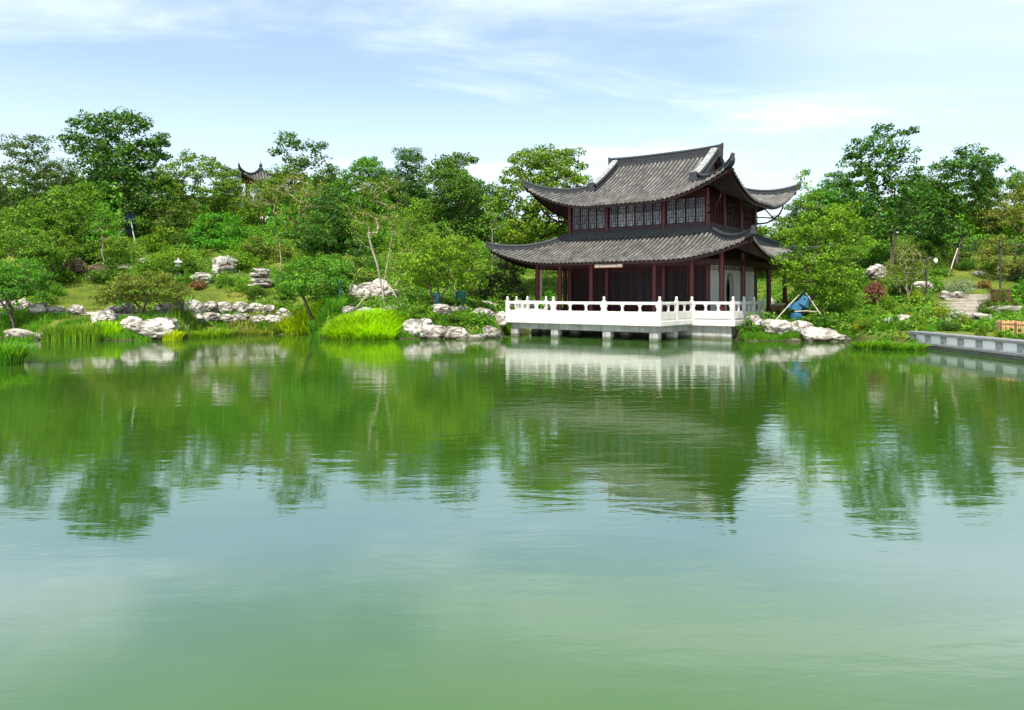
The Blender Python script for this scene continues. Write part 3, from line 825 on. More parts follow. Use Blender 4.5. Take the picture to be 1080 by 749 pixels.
# lower hall
wallbox('hall_floor', M['granite'], [(-8.15, 8.15, -7.45, 7.45, DECK - 0.05, DECK + 0.01)])
wallbox('hall_shade_block', M['interior'], [(-4.7, 4.7, -3.9, 4.2, DECK + 0.05, 5.6)])  # added dark block, painted shade seen through the doorway
wallbox('front_lintel', M['redwood'], [(-HXW, HXW, -HYW, -HYW + 0.16, 4.55, 6.5)])
def plaster_wall():
    # right side wall with a vase-shaped doorway cut through it
    mb = MB()
    z0, z1 = DECK + 0.01 + PZ, 5.0 + PZ
    yd = -0.6
    prof = [(0.42, 0.0), (0.40, 0.35), (0.50, 0.8), (0.60, 1.4), (0.60, 1.9), (0.52, 2.35), (0.36, 2.68), (0.16, 2.86), (0.0, 2.90)]
    y0, y1 = -HYW + 0.16, HYW - 0.16
    for x in (HXW, HXW - 0.24):
        for s in (-1, 1):
            vs = []; fs = []
            for (hw, hh) in prof:
                vs += [(x, yd + s * hw, z0 + hh), (x, s * y1, z0 + hh)]
            vs += [(x, yd, z1), (x, s * y1, z1)]
            for i in range(len(prof)):
                q = i * 2; fs.append((q, q + 1, q + 3, q + 2))
            mb.add(vs, fs)
    rim = [(-hw, hh) for hw, hh in prof] + [(hw, hh) for hw, hh in reversed(prof[:-1])]
    vs = [(HXW, yd + a, z0 + b) for a, b in rim] + [(HXW - 0.24, yd + a, z0 + b) for a, b in rim]
    n = len(rim)
    mb.add(vs, [(i, i + 1, n + i + 1, n + i) for i in range(n - 1)])
    w = mb.build('side_wall', M['plaster'], pav)
    tr = MB(); t = 0.09
    out = [(a * (1 + t / max(0.3, abs(a)) if abs(a) > 0.01 else 1), b + (t if b > 2.6 else t * 0.3)) for a, b in rim]
    vs = [(HXW + 0.03, yd + a, z0 + b) for a, b in rim] + [(HXW + 0.03, yd + a, z0 + b) for a, b in out] + [(HXW + 0.002, yd + a, z0 + b) for a, b in out]
    tr.add(vs, [(i, i + 1, n + i + 1, n + i) for i in range(n - 1)] + [(n + i, n + i + 1, 2 * n + i + 1, 2 * n + i) for i in range(n - 1)])
    tr.build('door_surround', M['granite'], w)
plaster_wall()
wallbox('side_lintel', M['redwood'], [(HXW - 0.2, HXW + 0.02, -HYW + 0.16, HYW - 0.16, 5.0, 6.5)])
wallbox('rear_wall', M['plaster'], [(-HXW, HXW, HYW - 0.16, HYW, DECK + 0.01, 6.5), (-HXW, -HXW + 0.16, -HYW + 0.16, HYW - 0.16, DECK + 0.01, 6.5)])
fill_bays('lattice_door', [-5.3, -2.2, 2.2, 5.3], pl_front(-4.42), DECK + 0.02, 4.548, 1.0, [4, 6, 4])
incol = None
for (x, y) in [(-5.3, -4.5), (-2.2, -4.5), (2.2, -4.5), (5.3, -4.5), (5.3, 4.5), (-5.3, 4.5)]:
    if incol is None:
        incol = col_mesh(0.17, DECK + PZ, 6.6 + PZ).build('hall_column', M['redcol'], pav); c = incol
    else:
        c = incol.copy(); COL.objects.link(c)
    c.location = (x, y, 0)
# outer colonnade: column > plinth
oc = None
CX, CY = 6.95, 6.3
cols = [(x, -CY) for x in (-6.95, -5.0, -2.4, 2.4, 5.0, 6.95)] + [(s * CX, y) for s in (1, -1) for y in (-2.6, 2.6, 6.3)] + [(x, CY) for x in (-3.5, 0, 3.5)]
for (x, y) in cols:
    if oc is None:
        oc = col_mesh(0.165, DECK + 0.22 + PZ, 5.45 + PZ).build('veranda_column', M['redcol'], pav)
        pb = MB(); pb.lathe(0, 0, [(0.22, 0.012), (0.30, 0.06), (0.30, 0.14), (0.20, 0.22)], 14)
        pb.build('plinth', M['granite'], oc)
        c = oc
    else:
        c = copy_tree(oc, pav)
    c.location = (x, y, 0)
wallbox('eave_beam', M['redwood'], [(-CX, CX, -CY - 0.10, -CY + 0.10, 4.60, 4.92), (-CX, CX, CY - 0.10, CY + 0.10, 4.60, 4.92),
        (CX - 0.10, CX + 0.10, -CY + 0.1, CY - 0.1, 4.60, 4.92), (-CX - 0.10, -CX + 0.10, -CY + 0.1, CY - 0.1, 4.60, 4.92)])
def fretwork(x0, x1, parent):
    mb = MB(); z0, z1 = 4.12 + PZ, 4.595 + PZ
    mb.box(x0, x1, -0.03, 0.03, z1 - 0.05, z1); mb.box(x0, x1, -0.03, 0.03, z0 + 0.14, z0 + 0.18)
    n = max(3, int((x1 - x0) / 0.28))
    for i in range(n + 1):
        x = x0 + (x1 - x0) * i / n
        mb.box(x - 0.015, x + 0.015, -0.025, 0.025, z0 + (0.0 if i in (0, n) else 0.181), z1 - 0.051)
    for i in range(n):
        x = x0 + (x1 - x0) * (i + 0.5) / n
        mb.box(x - 0.09, x + 0.09, -0.022, 0.022, z0 + 0.27, z0 + 0.295)
    return mb.build('hanging_fretwork', M['lattice'], parent)
fx = [-6.95, -5.0, -2.4, 2.4, 5.0, 6.95]
for a, b in zip(fx[:-1], fx[1:]):
    o = fretwork(a + 0.18, b - 0.18, pav); o.location = (0, -CY, 0)
fy = [-6.3, -2.6, 2.6, 6.3]
for a, b in zip(fy[:-1], fy[1:]):
    o = fretwork(a + 0.18, b - 0.18, pav); o.location = (CX, 0, 0); o.rotation_euler = (0, 0, math.pi / 2)
# eave brackets at the corners of the upper storey
for (sx, sy) in ((1, -1), (-1, -1), (1, 1)):
    mb = MB()
    a = Vector((sx * 5.4, sy * 4.6, 8.0 + PZ)); b = Vector((sx * 6.9, sy * 6.1, 9.35 + PZ))
    mid = (a + b) / 2 + Vector((sx * 0.22, sy * 0.22, -0.32))
    mb.tube([a, (a + mid) / 2 + Vector((sx * 0.08, sy * 0.08, -0.1)), mid, (b + mid) / 2 + Vector((sx * 0.08, sy * 0.08, -0.05)), b], 0.07, 6)
    mb.tube([a + Vector((0, 0, 0.5)), mid + Vector((0, 0, 0.1))], 0.05, 6)
    mb.tube([mid + Vector((0, 0, 0.05)), (sx * 5.8, sy * 5.0, 9.2 + PZ)], 0.05, 6)
    mb.build('corner_bracket', M['redwood'], pav)
# name board under the middle of the eave
nb = MB(); nb.box(-1.05, 1.05, -0.035, 0.035, -0.19, 0.19)
nbo = nb.build('name_board', M['orange'], None)
Lm = Matrix.Translation((OX, OY, 0)) @ Matrix.Rotation(ROT, 4, 'Z')
p = Lm @ Vector((-0.05, -8.02, 4.66))
nbo.location = p; nbo.rotation_euler = (math.radians(-6), 0, ROT)
tag(nbo, 'small orange and white name board hung under the lower eave of the pavilion', 'sign')
fa = MB()
for (a, b) in ((-1.0, -0.66), (0.66, 1.0)):
    fa.box(a, b, -0.047, -0.037, -0.15, 0.15)
fa.box(-0.62, 0.62, -0.045, -0.037, -0.15, -0.02)
fa.build('face', M['plaster'], nbo)
st = MB(); rs = random.Random(5)
for k in range(4):
    cx = -0.48 + 0.32 * k
    for j in range(5):
        x = cx + rs.uniform(-0.09, 0.09); z = rs.uniform(-0.08, 0.10); w = rs.uniform(0.02, 0.09); h = 0.014
        if j % 2: w, h = h, w
        st.box(x - w, x + w, -0.052, -0.046, z - h, z + h)
st.build('lettering', M['plaster'], nbo)

# ------------------------------------------------------------------ terrace and platform
ter = empty('stone_terrace', (OX, OY, 0), ROT)
tag(ter, 'white stone terrace with balustrade on grey pillars over the water before the pavilion', 'terrace')
def tbox(name, mat, boxes, bev=0.0):
    mb = MB()
    for b in boxes: mb.box(*b, bev=bev)
    return mb.build(name, mat, ter)
tbox('platform', M['concrete'], [(-7.9, 7.9, -7.2, 7.2, -1.2, 0.80)])
tbox('platform_edge', M['whitestone'], [(-8.2, 8.2, -7.5, 7.5, 0.80, 1.16)], 0.02)
tbox('deck_slab', M['whitestone'], [(-5.6, 5.6, -12.0, -7.503, 0.88, 1.163)], 0.02)
tbox('deck_beam', M['concrete'], [(-5.25, 5.25, -11.7, -11.25, 0.50, 0.877), (-5.25, 5.25, -9.4, -9.0, 0.50, 0.877), (-5.25, -4.8, -11.25, -7.21, 0.50, 0.874), (4.8, 5.25, -11.25, -7.21, 0.50, 0.874)])
tp = None
for y in (-11.48, -9.2):
    for x in (-5.0, -1.85, 1.9, 5.0):
        if tp is None:
            mb = MB(); mb.box(-0.26, 0.26, -0.24, 0.24, -1.3, 0.498); tp = mb.build('pillar', M['concrete'], ter); c = tp
        else:
            c = tp.copy(); COL.objects.link(c)
        c.location = (x, y, 0)
post = None
def rail_run(p0, p1, n, first=True, last=True):
    """posts and n panels along a straight run"""
    global post
    p0 = Vector(p0); p1 = Vector(p1); L = (p1 - p0).length; t = (p1 - p0) / L
    ang = math.atan2(t.y, t.x); seg = L / n
    for i in range(n + 1):
        if (i == 0 and not first) or (i == n and not last): continue
        q = p0 + t * (seg * i)
        if post is None:
            mb = MB(); mb.box(-0.10, 0.10, -0.10, 0.10, 1.164, 2.34, 0.012)
            b0 = mb.build('balustrade_post', M['whitestone'], ter)
            cp = MB(); cp.lathe(0, 0, [(0.065, 2.341), (0.082, 2.37), (0.065, 2.40), (0.082, 2.43), (0.084, 2.51), (0.062, 2.565), (0.02, 2.59)], 12)
            cp.build('finial', M['whitestone'], b0, smooth=True)
            post = b0; c = b0
        else:
            c = copy_tree(post, ter)
        c.location = (q.x, q.y, 0); c.rotation_euler = (0, 0, ang)
    for i in range(n):
        q = p0 + t * (seg * (i + 0.5)); h = seg / 2 - 0.102
        mb = MB()
        mb.box(-h, h, -0.065, 0.065, 1.165, 1.70, 0.01)            # solid lower panel
        mb.box(-h + 0.18, h - 0.18, -0.078, 0.078, 1.27, 1.60)
        mb.box(-h, h, -0.075, 0.075, 2.10, 2.27, 0.02)             # hand rail
        k = 3 if seg > 2.6 else 2 if seg > 1.4 else 1
        for j in range(1, k):
            x = -h + 2 * h * j / k
            mb.box(x - 0.085, x + 0.085, -0.055, 0.055, 1.701, 1.78)
            mb.box(x - 0.055, x + 0.055, -0.05, 0.05, 1.781, 1.96)
            mb.add([(x - 0.055, -0.05, 1.962), (x + 0.055, -0.05, 1.962), (x + 0.055, 0.05, 1.962), (x - 0.055, 0.05, 1.962),
                    (x - 0.15, -0.06, 2.098), (x + 0.15, -0.06, 2.098), (x + 0.15, 0.06, 2.098), (x - 0.15, 0.06, 2.098)],
                   [(0, 3, 2, 1), (4, 5, 6, 7), (0, 1, 5, 4), (1, 2, 6, 5), (2, 3, 7, 6), (3, 0, 4, 7)])
        for s in (-1, 1):
            mb.add([(s * h, -0.05, 1.702), (s * h, 0.05, 1.702), (s * h, 0.05, 2.098), (s * h, -0.05, 2.098),
                    (s * (h - 0.10), -0.05, 1.702), (s * (h - 0.10), 0.05, 1.702), (s * (h - 0.16), 0.05, 2.098), (s * (h - 0.16), -0.05, 2.098),
                    (s * (h - 0.05), -0.05, 1.86), (s * (h - 0.05), 0.05, 1.86)],
                   [(0, 4, 8, 7, 3), (1, 2, 6, 9, 5), (4, 5, 9, 8), (8, 9, 6, 7)])
        o = mb.build('balustrade_panel', M['whitestone'], ter)
        o.location = (q.x, q.y, 0); o.rotation_euler = (0, 0, ang)
E = 5.46; FY = -11.86; SY = -7.36; SX = 8.06
rail_run((-E, FY, 0), (E, FY, 0), 3)
rail_run((E, FY, 0), (E, SY, 0), 2, first=False)
rail_run((-E, SY, 0), (-E, FY, 0), 2, last=False)
rail_run((E, SY, 0), (SX, SY, 0), 1, first=False)
rail_run((SX, SY, 0), (SX, -1.9, 0), 3, first=False)
rail_run((-SX, SY, 0), (-E, SY, 0), 1, last=False)
rail_run((-SX, -1.9, 0), (-SX, SY, 0), 3, last=False)

# wooden gate fence beside the platform
wf = empty('wooden_fence', tuple(Lm @ Vector((8.5, -1.6, 1.0))), ROT)
tag(wf, 'short brown wooden fence with pale top rail beside the right end of the terrace', 'fence')
mb = MB()
for i in range(13):
    mb.box(-0.02, 0.02, i * 0.2 + 0.02, i * 0.2 + 0.19, -0.35, 0.98)
mb.build('board_panel', M['gatewood'], wf)
mb = MB(); mb.box(-0.06, 0.06, -0.1, 2.75, 0.99, 1.12); mb.build('top_rail', M['pole'], wf)

# ------------------------------------------------------------------ small hilltop kiosk
kx, kD = 275, 82.0
kp = (wx(kx, kD), kD, gz(wx(kx, kD), kD))
kio = empty('hill_kiosk', kp, math.radians(25))
tag(kio, 'small dark kiosk with steep upcurled roof half hidden by trees on the hilltop', 'kiosk')
kz = 15.0 - kp[2]
kr = Roof(2.1, 2.1, 15.0 - kp[2] + DECK, 2.1, 1.5, 0.9, 2.2, conc=0.55, plan=0.15)
kroof = build_roof(kio, 'kiosk_roof', kr, lambda si, a: max(0.0, 2.1 - abs(a)), tile_w=0.30, nstep=8, soffit_depth=1.2)
for sx in (-1, 1):
    for sy in (-1, 1):
        ridge_parts(kroof, hip_path(kr, sx, sy, 0.0, 2.05, horn=0.35, hornz=0.3), 0.22, 0.26)
mb = MB(); mb.lathe(0, 0, [(0.25, kz + 1.3), (0.28, kz + 1.65), (0.14, kz + 1.8), (0.2, kz + 2.0), (0.08, kz + 2.2), (0.02, kz + 2.4)], 12)
mb.build('roof_finial', M['ridge'], kroof)
for (sx, sy) in ((1, 1), (1, -1), (-1, 1), (-1, -1)):
    mb = MB(); mb.lathe(0, 0, [(0.12, 0.5), (0.12, kz + 0.2)], 10)
    o = mb.build('column', M['redcol'], kio); o.location = (sx * 1.35, sy * 1.35, 0)
mb = MB()
for (x0, x1, y0, y1) in ((-1.42, 1.42, -1.40, -1.30), (-1.42, 1.42, 1.30, 1.40), (-1.40, -1.30, -1.3, 1.3), (1.30, 1.40, -1.3, 1.3)):
    mb.box(x0, x1, y0, y1, kz - 0.25, kz + 0.1)
mb.build('tie_beam', M['redwood'], kio)
mb = MB(); mb.box(-1.9, 1.9, -1.9, 1.9, -1.6, 0.5); mb.build('base', M['plaster'], kio)

# ------------------------------------------------------------------ vegetation builders
def unit(v): return v / np.maximum(np.linalg.norm(v, axis=-1, keepdims=True), 1e-9)
def leaves(C, outw, L, Wd, r, upb=0.45, droop=0.15, rand=0.55):
    """leaf-shaped quads at centres C"""
    n = len(C)
    nrm = unit(upb * np.array([0, 0, 1.0]) + 0.5 * outw + rand * r.normal(size=(n, 3)))
    d = r.normal(size=(n, 3)) + 0.5 * outw; d[:, 2] -= droop
    d = unit(d - nrm * np.sum(d * nrm, -1, keepdims=True))
    s = np.cross(nrm, d)
    l = (L * r.uniform(0.65, 1.3, n))[:, None]; w = (Wd * r.uniform(0.7, 1.25, n))[:, None]
    b = C - d * l * 0.5
    V = np.stack([b, b + d * l * 0.45 + s * w * 0.5 + nrm * l * 0.06, b + d * l, b + d * l * 0.45 - s * w * 0.5 + nrm * l * 0.06], 1).reshape(-1, 3)
    Fc = np.arange(4 * n, dtype=np.int32).reshape(-1, 4)
    return V, Fc
def branches_mesh(nodes, parent, rad, n=6):
    nodes = np.asarray(nodes); V = []; Fc = []
    ang = np.arange(n) * 2 * np.pi / n
    base = 0
    for i, p in enumerate(parent):
        if p < 0: continue
        a, b = nodes[p], nodes[i]
        t = b - a; l = np.linalg.norm(t)
        if l < 1e-4: continue
        t = t / l
        ref = np.array([0, 0, 1.0]) if abs(t[2]) < 0.9 else np.array([1.0, 0, 0])
        u = np.cross(t, ref); u /= np.linalg.norm(u); v = np.cross(t, u)
        ring = np.cos(ang)[:, None] * u + np.sin(ang)[:, None] * v
        ra = min(rad[p], rad[i] * 1.35); rb = rad[i]
        V.append(a - t * ra * 0.2 + ring * ra); V.append(b + ring * rb)
        k = np.arange(n); k2 = (k + 1) % n
        Fc.append(base + np.stack([k, k2, n + k2, n + k], 1)); base += 2 * n
    return np.concatenate(V), np.concatenate(Fc)
def tree(label, cat, D, base, blobs, mat, leaf=0.22, per=42, spacing=1.0, clump=0.62, trunk=0.16, seed=1, bark='bark', name='tree', group=None,
         sparse=1.0, shell=0.45, stems=1, lean=0.0, depth=0.85, flat=0.62, ratio=0.58):
    """crown blobs are (px, py, rx, ry) in photo pixels at distance D; base is the px where the trunk stands"""
    r = np.random.default_rng(seed)
    k = D / F
    per = per * 1.9; spacing = spacing * 0.86; leaf = leaf * 1.05
    bx = wx(base, D); bz = gz(bx, D)
    root = empty(name, (bx, D, bz))
    tag(root, label, cat, group)
    pts = []; outs = []
    for (px, py, rx, ry) in blobs:
        c = np.array([wx(px, D) - bx, 0.0, wz(py, D) - bz]); rad = np.array([rx * k, min(rx, 42) * k * depth, ry * k]); rad = np.maximum(0.7 * rad, rad - 0.3 * clump)
        n = int(sparse * 11.0 * rad.prod() ** (1.0) / spacing ** 3) + 9
        q = unit(r.normal(size=(n, 3))) * (r.uniform(shell ** 2, 1, n) ** 0.5)[:, None]
        q[:, 2] = np.where(q[:, 2] < -0.75, -q[:, 2], q[:, 2])
        pts.append(c + q * rad + np.array([0, r.normal() * rad[1] * 0.3, 0])); outs.append(q)
    pts = np.concatenate(pts); outs = np.concatenate(outs)
    # thin out to the wanted spacing
    order = r.permutation(len(pts)); keep = []
    for i in order:
        p = pts[i]
        if keep:
            dd = np.linalg.norm(pts[keep] - p, axis=1)
            if dd.min() < spacing * 0.8: continue
        keep.append(i)
    pts = pts[keep]; outs = outs[keep]
    lowest = pts[:, 2].min(); cen = pts.mean(0)
    fork = max(0.6, lowest + 0.12 * (pts[:, 2].max() - lowest))
    nodes = []; par = []
    for s in range(stems):
        off = np.array([0.0, 0, 0]) if stems == 1 else np.array([r.uniform(-0.25, 0.25), r.uniform(-0.2, 0.2), 0])
        tgt = np.array([cen[0] * 0.45 + (r.uniform(-1, 1) * 0.9 if stems > 1 else lean), (r.uniform(-0.6, 0.6) if stems > 1 else 0), fork])
        nodes.append(off + np.array([0, 0, -0.4])); par.append(-1)
        for i in range(1, 6):
            t = i / 5
            nodes.append(off + (tgt - off) * np.array([t ** 1.3, t ** 1.3, t]) + r.normal(size=3) * np.array([0.05, 0.05, 0])); par.append(len(nodes) - 2)
    start = np.array([0, 0, fork])
    order = np.argsort(np.linalg.norm((pts - np.array([cen[0] * 0.5, 0, fork])) * np.array([1, 1, 0.8]), axis=1))
    tips = []
    for i in order:
        p = pts[i]
        A = np.asarray(nodes)
        dd = np.linalg.norm(A - p, axis=1) + np.where(A[:, 2] > p[2] + 0.2, 1.5, 0) 
        j = int(dd.argmin()); q = A[j]
        if np.linalg.norm(p - q) > 0.8:
            mid = (p + q) / 2 + r.normal(size=3) * 0.08 * np.linalg.norm(p - q) + np.array([0, 0, -0.06 * np.linalg.norm(p - q)])
            nodes.append(mid); par.append(j); j = len(nodes) - 1
        nodes.append(p); par.append(j); tips.append(len(nodes) - 1)
    rad = np.zeros(len(nodes))
    acc = np.zeros(len(nodes))
    for i in range(len(nodes) - 1, -1, -1):
        a = max(acc[i], 0.013 ** 2.2)
        rad[i] = a ** (1 / 2.2)
        if par[i] >= 0: acc[par[i]] += a
    sc_ = trunk / rad.max()
    rad = np.maximum(rad * min(1.4, sc_ if sc_ < 1 else sc_), 0.011)
    Vb, Fb = branches_mesh(nodes, par, rad)
    mesh_np('trunk', Vb, Fb, M[bark], root, smooth=True)
    # leaves
    m = len(pts)
    cnt = np.maximum(8, (per * r.uniform(0.5, 1.4, m)).astype(int))
    idx = np.repeat(np.arange(m), cnt)
    q = unit(r.normal(size=(len(idx), 3))) * (r.uniform(0.02, 1, len(idx)) ** 0.42)[:, None]
    cr = (clump * r.uniform(0.7, 1.3, m))[idx][:, None]
    q2 = q * np.array([1, 1, flat]) * cr
    C = pts[idx] + q2
    ow = unit(outs[idx] * 0.6 + q)
    V, Fc = leaves(C, ow, leaf, leaf * ratio, r)
    mesh_np('crown', V, Fc, M[mat], root)
    return root

def shrub_mesh(seed, lumps, leaf, n, loose=False):
    """unit shrub: footprint radius 1, height about 1"""
    r = np.random.default_rng(seed)
    C = []; O = []
    for k in range(lumps):
        a = r.uniform(0, 2 * np.pi); d = r.uniform(0, 0.62) ** 0.7 if k else 0.0
        c = np.array([math.cos(a) * d, math.sin(a) * d, r.uniform(0.25, 0.55) * (1.15 - d * 0.6)])
        rr = r.uniform(0.26, 0.44)
        if loose:
            d = r.uniform(0, 0.85); c = np.array([math.cos(a) * d, math.sin(a) * d, r.uniform(0.1, 0.95) * (1.1 - 0.5 * d)]); rr = r.uniform(0.12, 0.34)
        q = unit(r.normal(size=(n // lumps, 3))) * (r.uniform(0.3, 1.05, n // lumps) ** 0.5)[:, None]
        p = c + q * rr * np.array([1, 1, 0.9])
        C.append(p); O.append(q)
    C = np.concatenate(C); O = np.concatenate(O)
    ok = C[:, 2] > 0.0
    V, Fc = leaves(C[ok], O[ok], leaf, leaf * 0.5, r, upb=0.55, rand=0.5)
    return V, Fc
shrub_me = []
for (sd, lu, lf, n, lo) in ((1, 16, 0.10, 2600, 0), (2, 22, 0.085, 3600, 0), (3, 12, 0.12, 1800, 0), (4, 18, 0.075, 4200, 0), (5, 20, 0.12, 1700, 1), (6, 26, 0.09, 2600, 1), (7, 18, 0.17, 1100, 1)):
    V, Fc = shrub_mesh(sd, lu, lf, n, bool(lo))
    o = mesh_np('shrub', V, Fc, M['mid'])
    shrub_me.append(o.data)
    bpy.data.objects.remove(o)
def shrub(px, py, w, h, mat, label, cat='shrub', name='shrub', kind=None, group=None, D=None, me=None):
    """base at photo pixel (px, py); w and h in photo pixels"""
    if D is None: X, Y, Z = hit(px, py)
    else: X, Y = wx(px, D), D; Z = gz(X, Y)
    k = Y / F
    i = me if me is not None else R_.choice([0, 1, 2, 3, 4, 4, 5, 5, 6])
    o = bpy.data.objects.new(name, shrub_me[i])
    COL.objects.link(o)
    o.material_slots[0].link = 'OBJECT'; o.material_slots[0].material = M[mat]
    o.location = (X, Y, Z - 0.03)
    o.rotation_euler = (0, 0, R_.uniform(0, 6.28))
    o.scale = (w * k * 0.55, w * k * 0.5, h * k * 1.05)
    tag(o, label, cat, group, kind)
    return o

def reed_mesh(seed, n, R, H, bw, lean=0.5, dome=0.0):
    r = np.random.default_rng(seed)
    a = r.uniform(0, 2 * np.pi, n); d = np.sqrt(r.uniform(0, 1, n)) 
    bx = np.stack([np.cos(a) * d * R, np.sin(a) * d * R * 0.5, np.zeros(n)], 1)
    H_ = H * r.uniform(0.6, 1.1, n) * (1 - dome * d ** 2)
    dirv = np.stack([np.cos(a) * d + r.normal(size=n) * 0.55, np.sin(a) * d + r.normal(size=n) * 0.55, np.zeros(n)], 1)
    side = unit(np.cross(dirv, [0, 0, 1.0]) + r.normal(size=(n, 3)) * [0.3, 0.3, 0])
    V = []
    for t, wf_ in ((0, 1.0), (0.4, 0.95), (0.75, 0.65), (1.0, 0.08)):
        c = bx + dirv * (lean * H_ * t ** 2.2)[:, None] + np.stack([0 * H_, 0 * H_, H_ * (t - 0.18 * t ** 3)], 1)
        V += [c - side * bw * wf_ / 2, c + side * bw * wf_ / 2]
    V = np.stack(V, 1)           # n, 8, 3
    b = np.arange(n)[:, None, None] * 8
    Fq = np.array([[0, 1, 3, 2], [2, 3, 5, 4], [4, 5, 7, 6]])[None]
    return V.reshape(-1, 3), (b + Fq).reshape(-1, 4)
def reeds(px, py, w, h, mat, label, n=420, seed=1, lean=0.35, dome=0.0, bw=0.05, D=None, deep=1.0, cat='reeds', name='reed_clump'):
    if D is None:
        D = HC * F / (py - HY)
    X = wx(px, D); k = D / F
    V, Fc = reed_mesh(seed, n, w * k / 2, h * k, bw, lean, dome)
    V[:, 1] *= deep
    # root every blade on the ground under it
    gzv = g(V[:, 0] + X, V[:, 1] + D)
    base = np.repeat(np.maximum(gzv.reshape(-1, 8)[:, 0], -0.08), 8)
    V[:, 2] += base * (1.0 if dome == 0 else 1.0)
    o = mesh_np(name, V, Fc, M[mat], loc=(X, D, 0))
    tag(o, label, cat)
    return o

# ---- rocks
rock_me = []
def make_rock(seed, sub=4):
    import bmesh
    bm = bmesh.new(); bmesh.ops.create_icosphere(bm, subdivisions=sub, radius=1.0)
    off = Vector((seed * 7.3, seed * 3.1, seed * 1.7))
    for v in bm.verts:
        p = v.co.copy()
        n1 = mnoise.noise(p * 0.9 + off)
        cell = mnoise.voronoi(p * 1.15 + off)[0]
        n2 = mnoise.fractal(p * 2.4 + off, 0.8, 2.1, 5)
        ridge = abs(mnoise.noise(p * 2.0 + off * 2))
        f = 0.85 + 0.30 * n1 + 0.30 * (cell[1] - cell[0]) + 0.07 * n2 - 0.12 * max(0, 0.2 - ridge) / 0.2
        q = p * f
        q.z = q.z * 0.9
        v.co = q
    me = bpy.data.meshes.new('rock'); bm.to_mesh(me); bm.free()
    me.materials.append(M['rock'])
    # normalise to a unit box, foot at z=0
    co = np.empty(len(me.vertices) * 3, dtype=np.float32); me.vertices.foreach_get('co', co); co = co.reshape(-1, 3)
    lo, hi = co.min(0), co.max(0)
    co = (co - (lo + hi) / 2) / (hi - lo)
    co[:, 2] += 0.42
    me.vertices.foreach_set('co', co.ravel()); me.update()
    return me
for s in range(9): rock_me.append(make_rock(s + 1))
def rock(px, py, w, h, label, group=None, D=None, deep=0.8, me=None, name='rock', tilt=0.15, lift=0.0):
    if D is None: X, Y, Z = hit(px, py)
    else: X, Y = wx(px, D), D; Z = gz(X, Y)
    k = Y / F
    i = me if me is not None else R_.randrange(9)
    o = bpy.data.objects.new(name, rock_me[i]); COL.objects.link(o)
    o.location = (X, Y + w * k * deep * 0.3, Z - 0.05 + lift)
    o.rotation_euler = (R_.uniform(-tilt, tilt), R_.uniform(-tilt, tilt), R_.choice([0, math.pi]) + R_.uniform(-0.35, 0.35))
    o.scale = (w * k * 1.08, w * k * deep, h * k * 1.12)
    tag(o, label, 'rock', group)
    return o
# ------------------------------------------------------------------ trees of the left bank
TR = tree
t_dark = TR('tall dark broad-crowned tree with navy trunk wrap, highest on the left hillside', 'tree', 70, 138,
   [(125, 132, 34, 20), (100, 148, 30, 24), (152, 158, 28, 24), (122, 172, 42, 30), (150, 205, 30, 30), (95, 130, 16, 12), (168, 150, 12, 10), (140, 235, 22, 16)],
   'dark', leaf=0.30, per=46, spacing=1.25, clump=0.82, trunk=0.26, seed=3)
mb = MB(); mb.tube([(0, -0.05, 0.4), (0.0, -0.05, 1.1), (-0.05, -0.05, 1.8), (-0.1, 0, 2.4)], [0.36, 0.42, 0.48, 0.38], 10)
mb.build('trunk_wrap', M['navywrap'], t_dark)
TR('feathery mid-green tree at the far left edge with open twiggy top', 'tree', 68, 22,
   [(30, 160, 24, 20), (8, 152, 14, 14), (36, 190, 30, 24), (10, 195, 24, 26), (22, 225, 40, 26), (48, 148, 8, 8)], 'teal', leaf=0.22, per=34, spacing=1.05, clump=0.55, trunk=0.18, seed=4)
TR('leafy mid-green tree between the feathery edge tree and the tall dark tree', 'tree', 64, 72,
   [(75, 215, 34, 22), (60, 235, 34, 24), (92, 235, 26, 24), (80, 200, 22, 12), (45, 250, 26, 18)], 'mid', leaf=0.22, per=38, spacing=1.05, clump=0.62, trunk=0.15, seed=5)
TR('light green airy tree just right of the tall dark tree, below the kiosk', 'tree', 76, 205,
   [(205, 178, 30, 18), (225, 200, 26, 20), (186, 198, 20, 20), (200, 165, 14, 8), (240, 190, 14, 14), (210, 218, 40, 16)], 'mid', leaf=0.24, per=36, spacing=1.1, clump=0.6, trunk=0.16, seed=6)
TR('dark tree with clumped flat top rising beside the hilltop kiosk', 'tree', 78, 308,
   [(308, 150, 17, 11), (331, 158, 14, 11), (318, 172, 20, 11), (294, 160, 9, 6), (340, 170, 10, 6), (310, 190, 22, 12)], 'dark', leaf=0.30, per=44, spacing=1.2, clump=0.85, trunk=0.2, seed=7)
TR('thin olive tree with bare forking branches standing in front of the hilltop kiosk', 'tree', 71, 308,
   [(272, 208, 26, 12), (305, 196, 30, 14), (335, 210, 26, 18), (300, 228, 22, 14), (322, 232, 22, 16), (262, 196, 14, 8)], 'olive', leaf=0.17, per=22, spacing=1.05, clump=0.6, trunk=0.17, seed=8, bark='bark_pale', stems=3)
TR('dense mid-green tree right of the bare-branched olive tree', 'tree', 66, 348,
   [(352, 226, 26, 22), (338, 248, 28, 22), (368, 212, 12, 14), (360, 258, 24, 20), (345, 205, 12, 12)], 'dark', leaf=0.22, per=44, spacing=1.0, clump=0.62, trunk=0.16, seed=9)
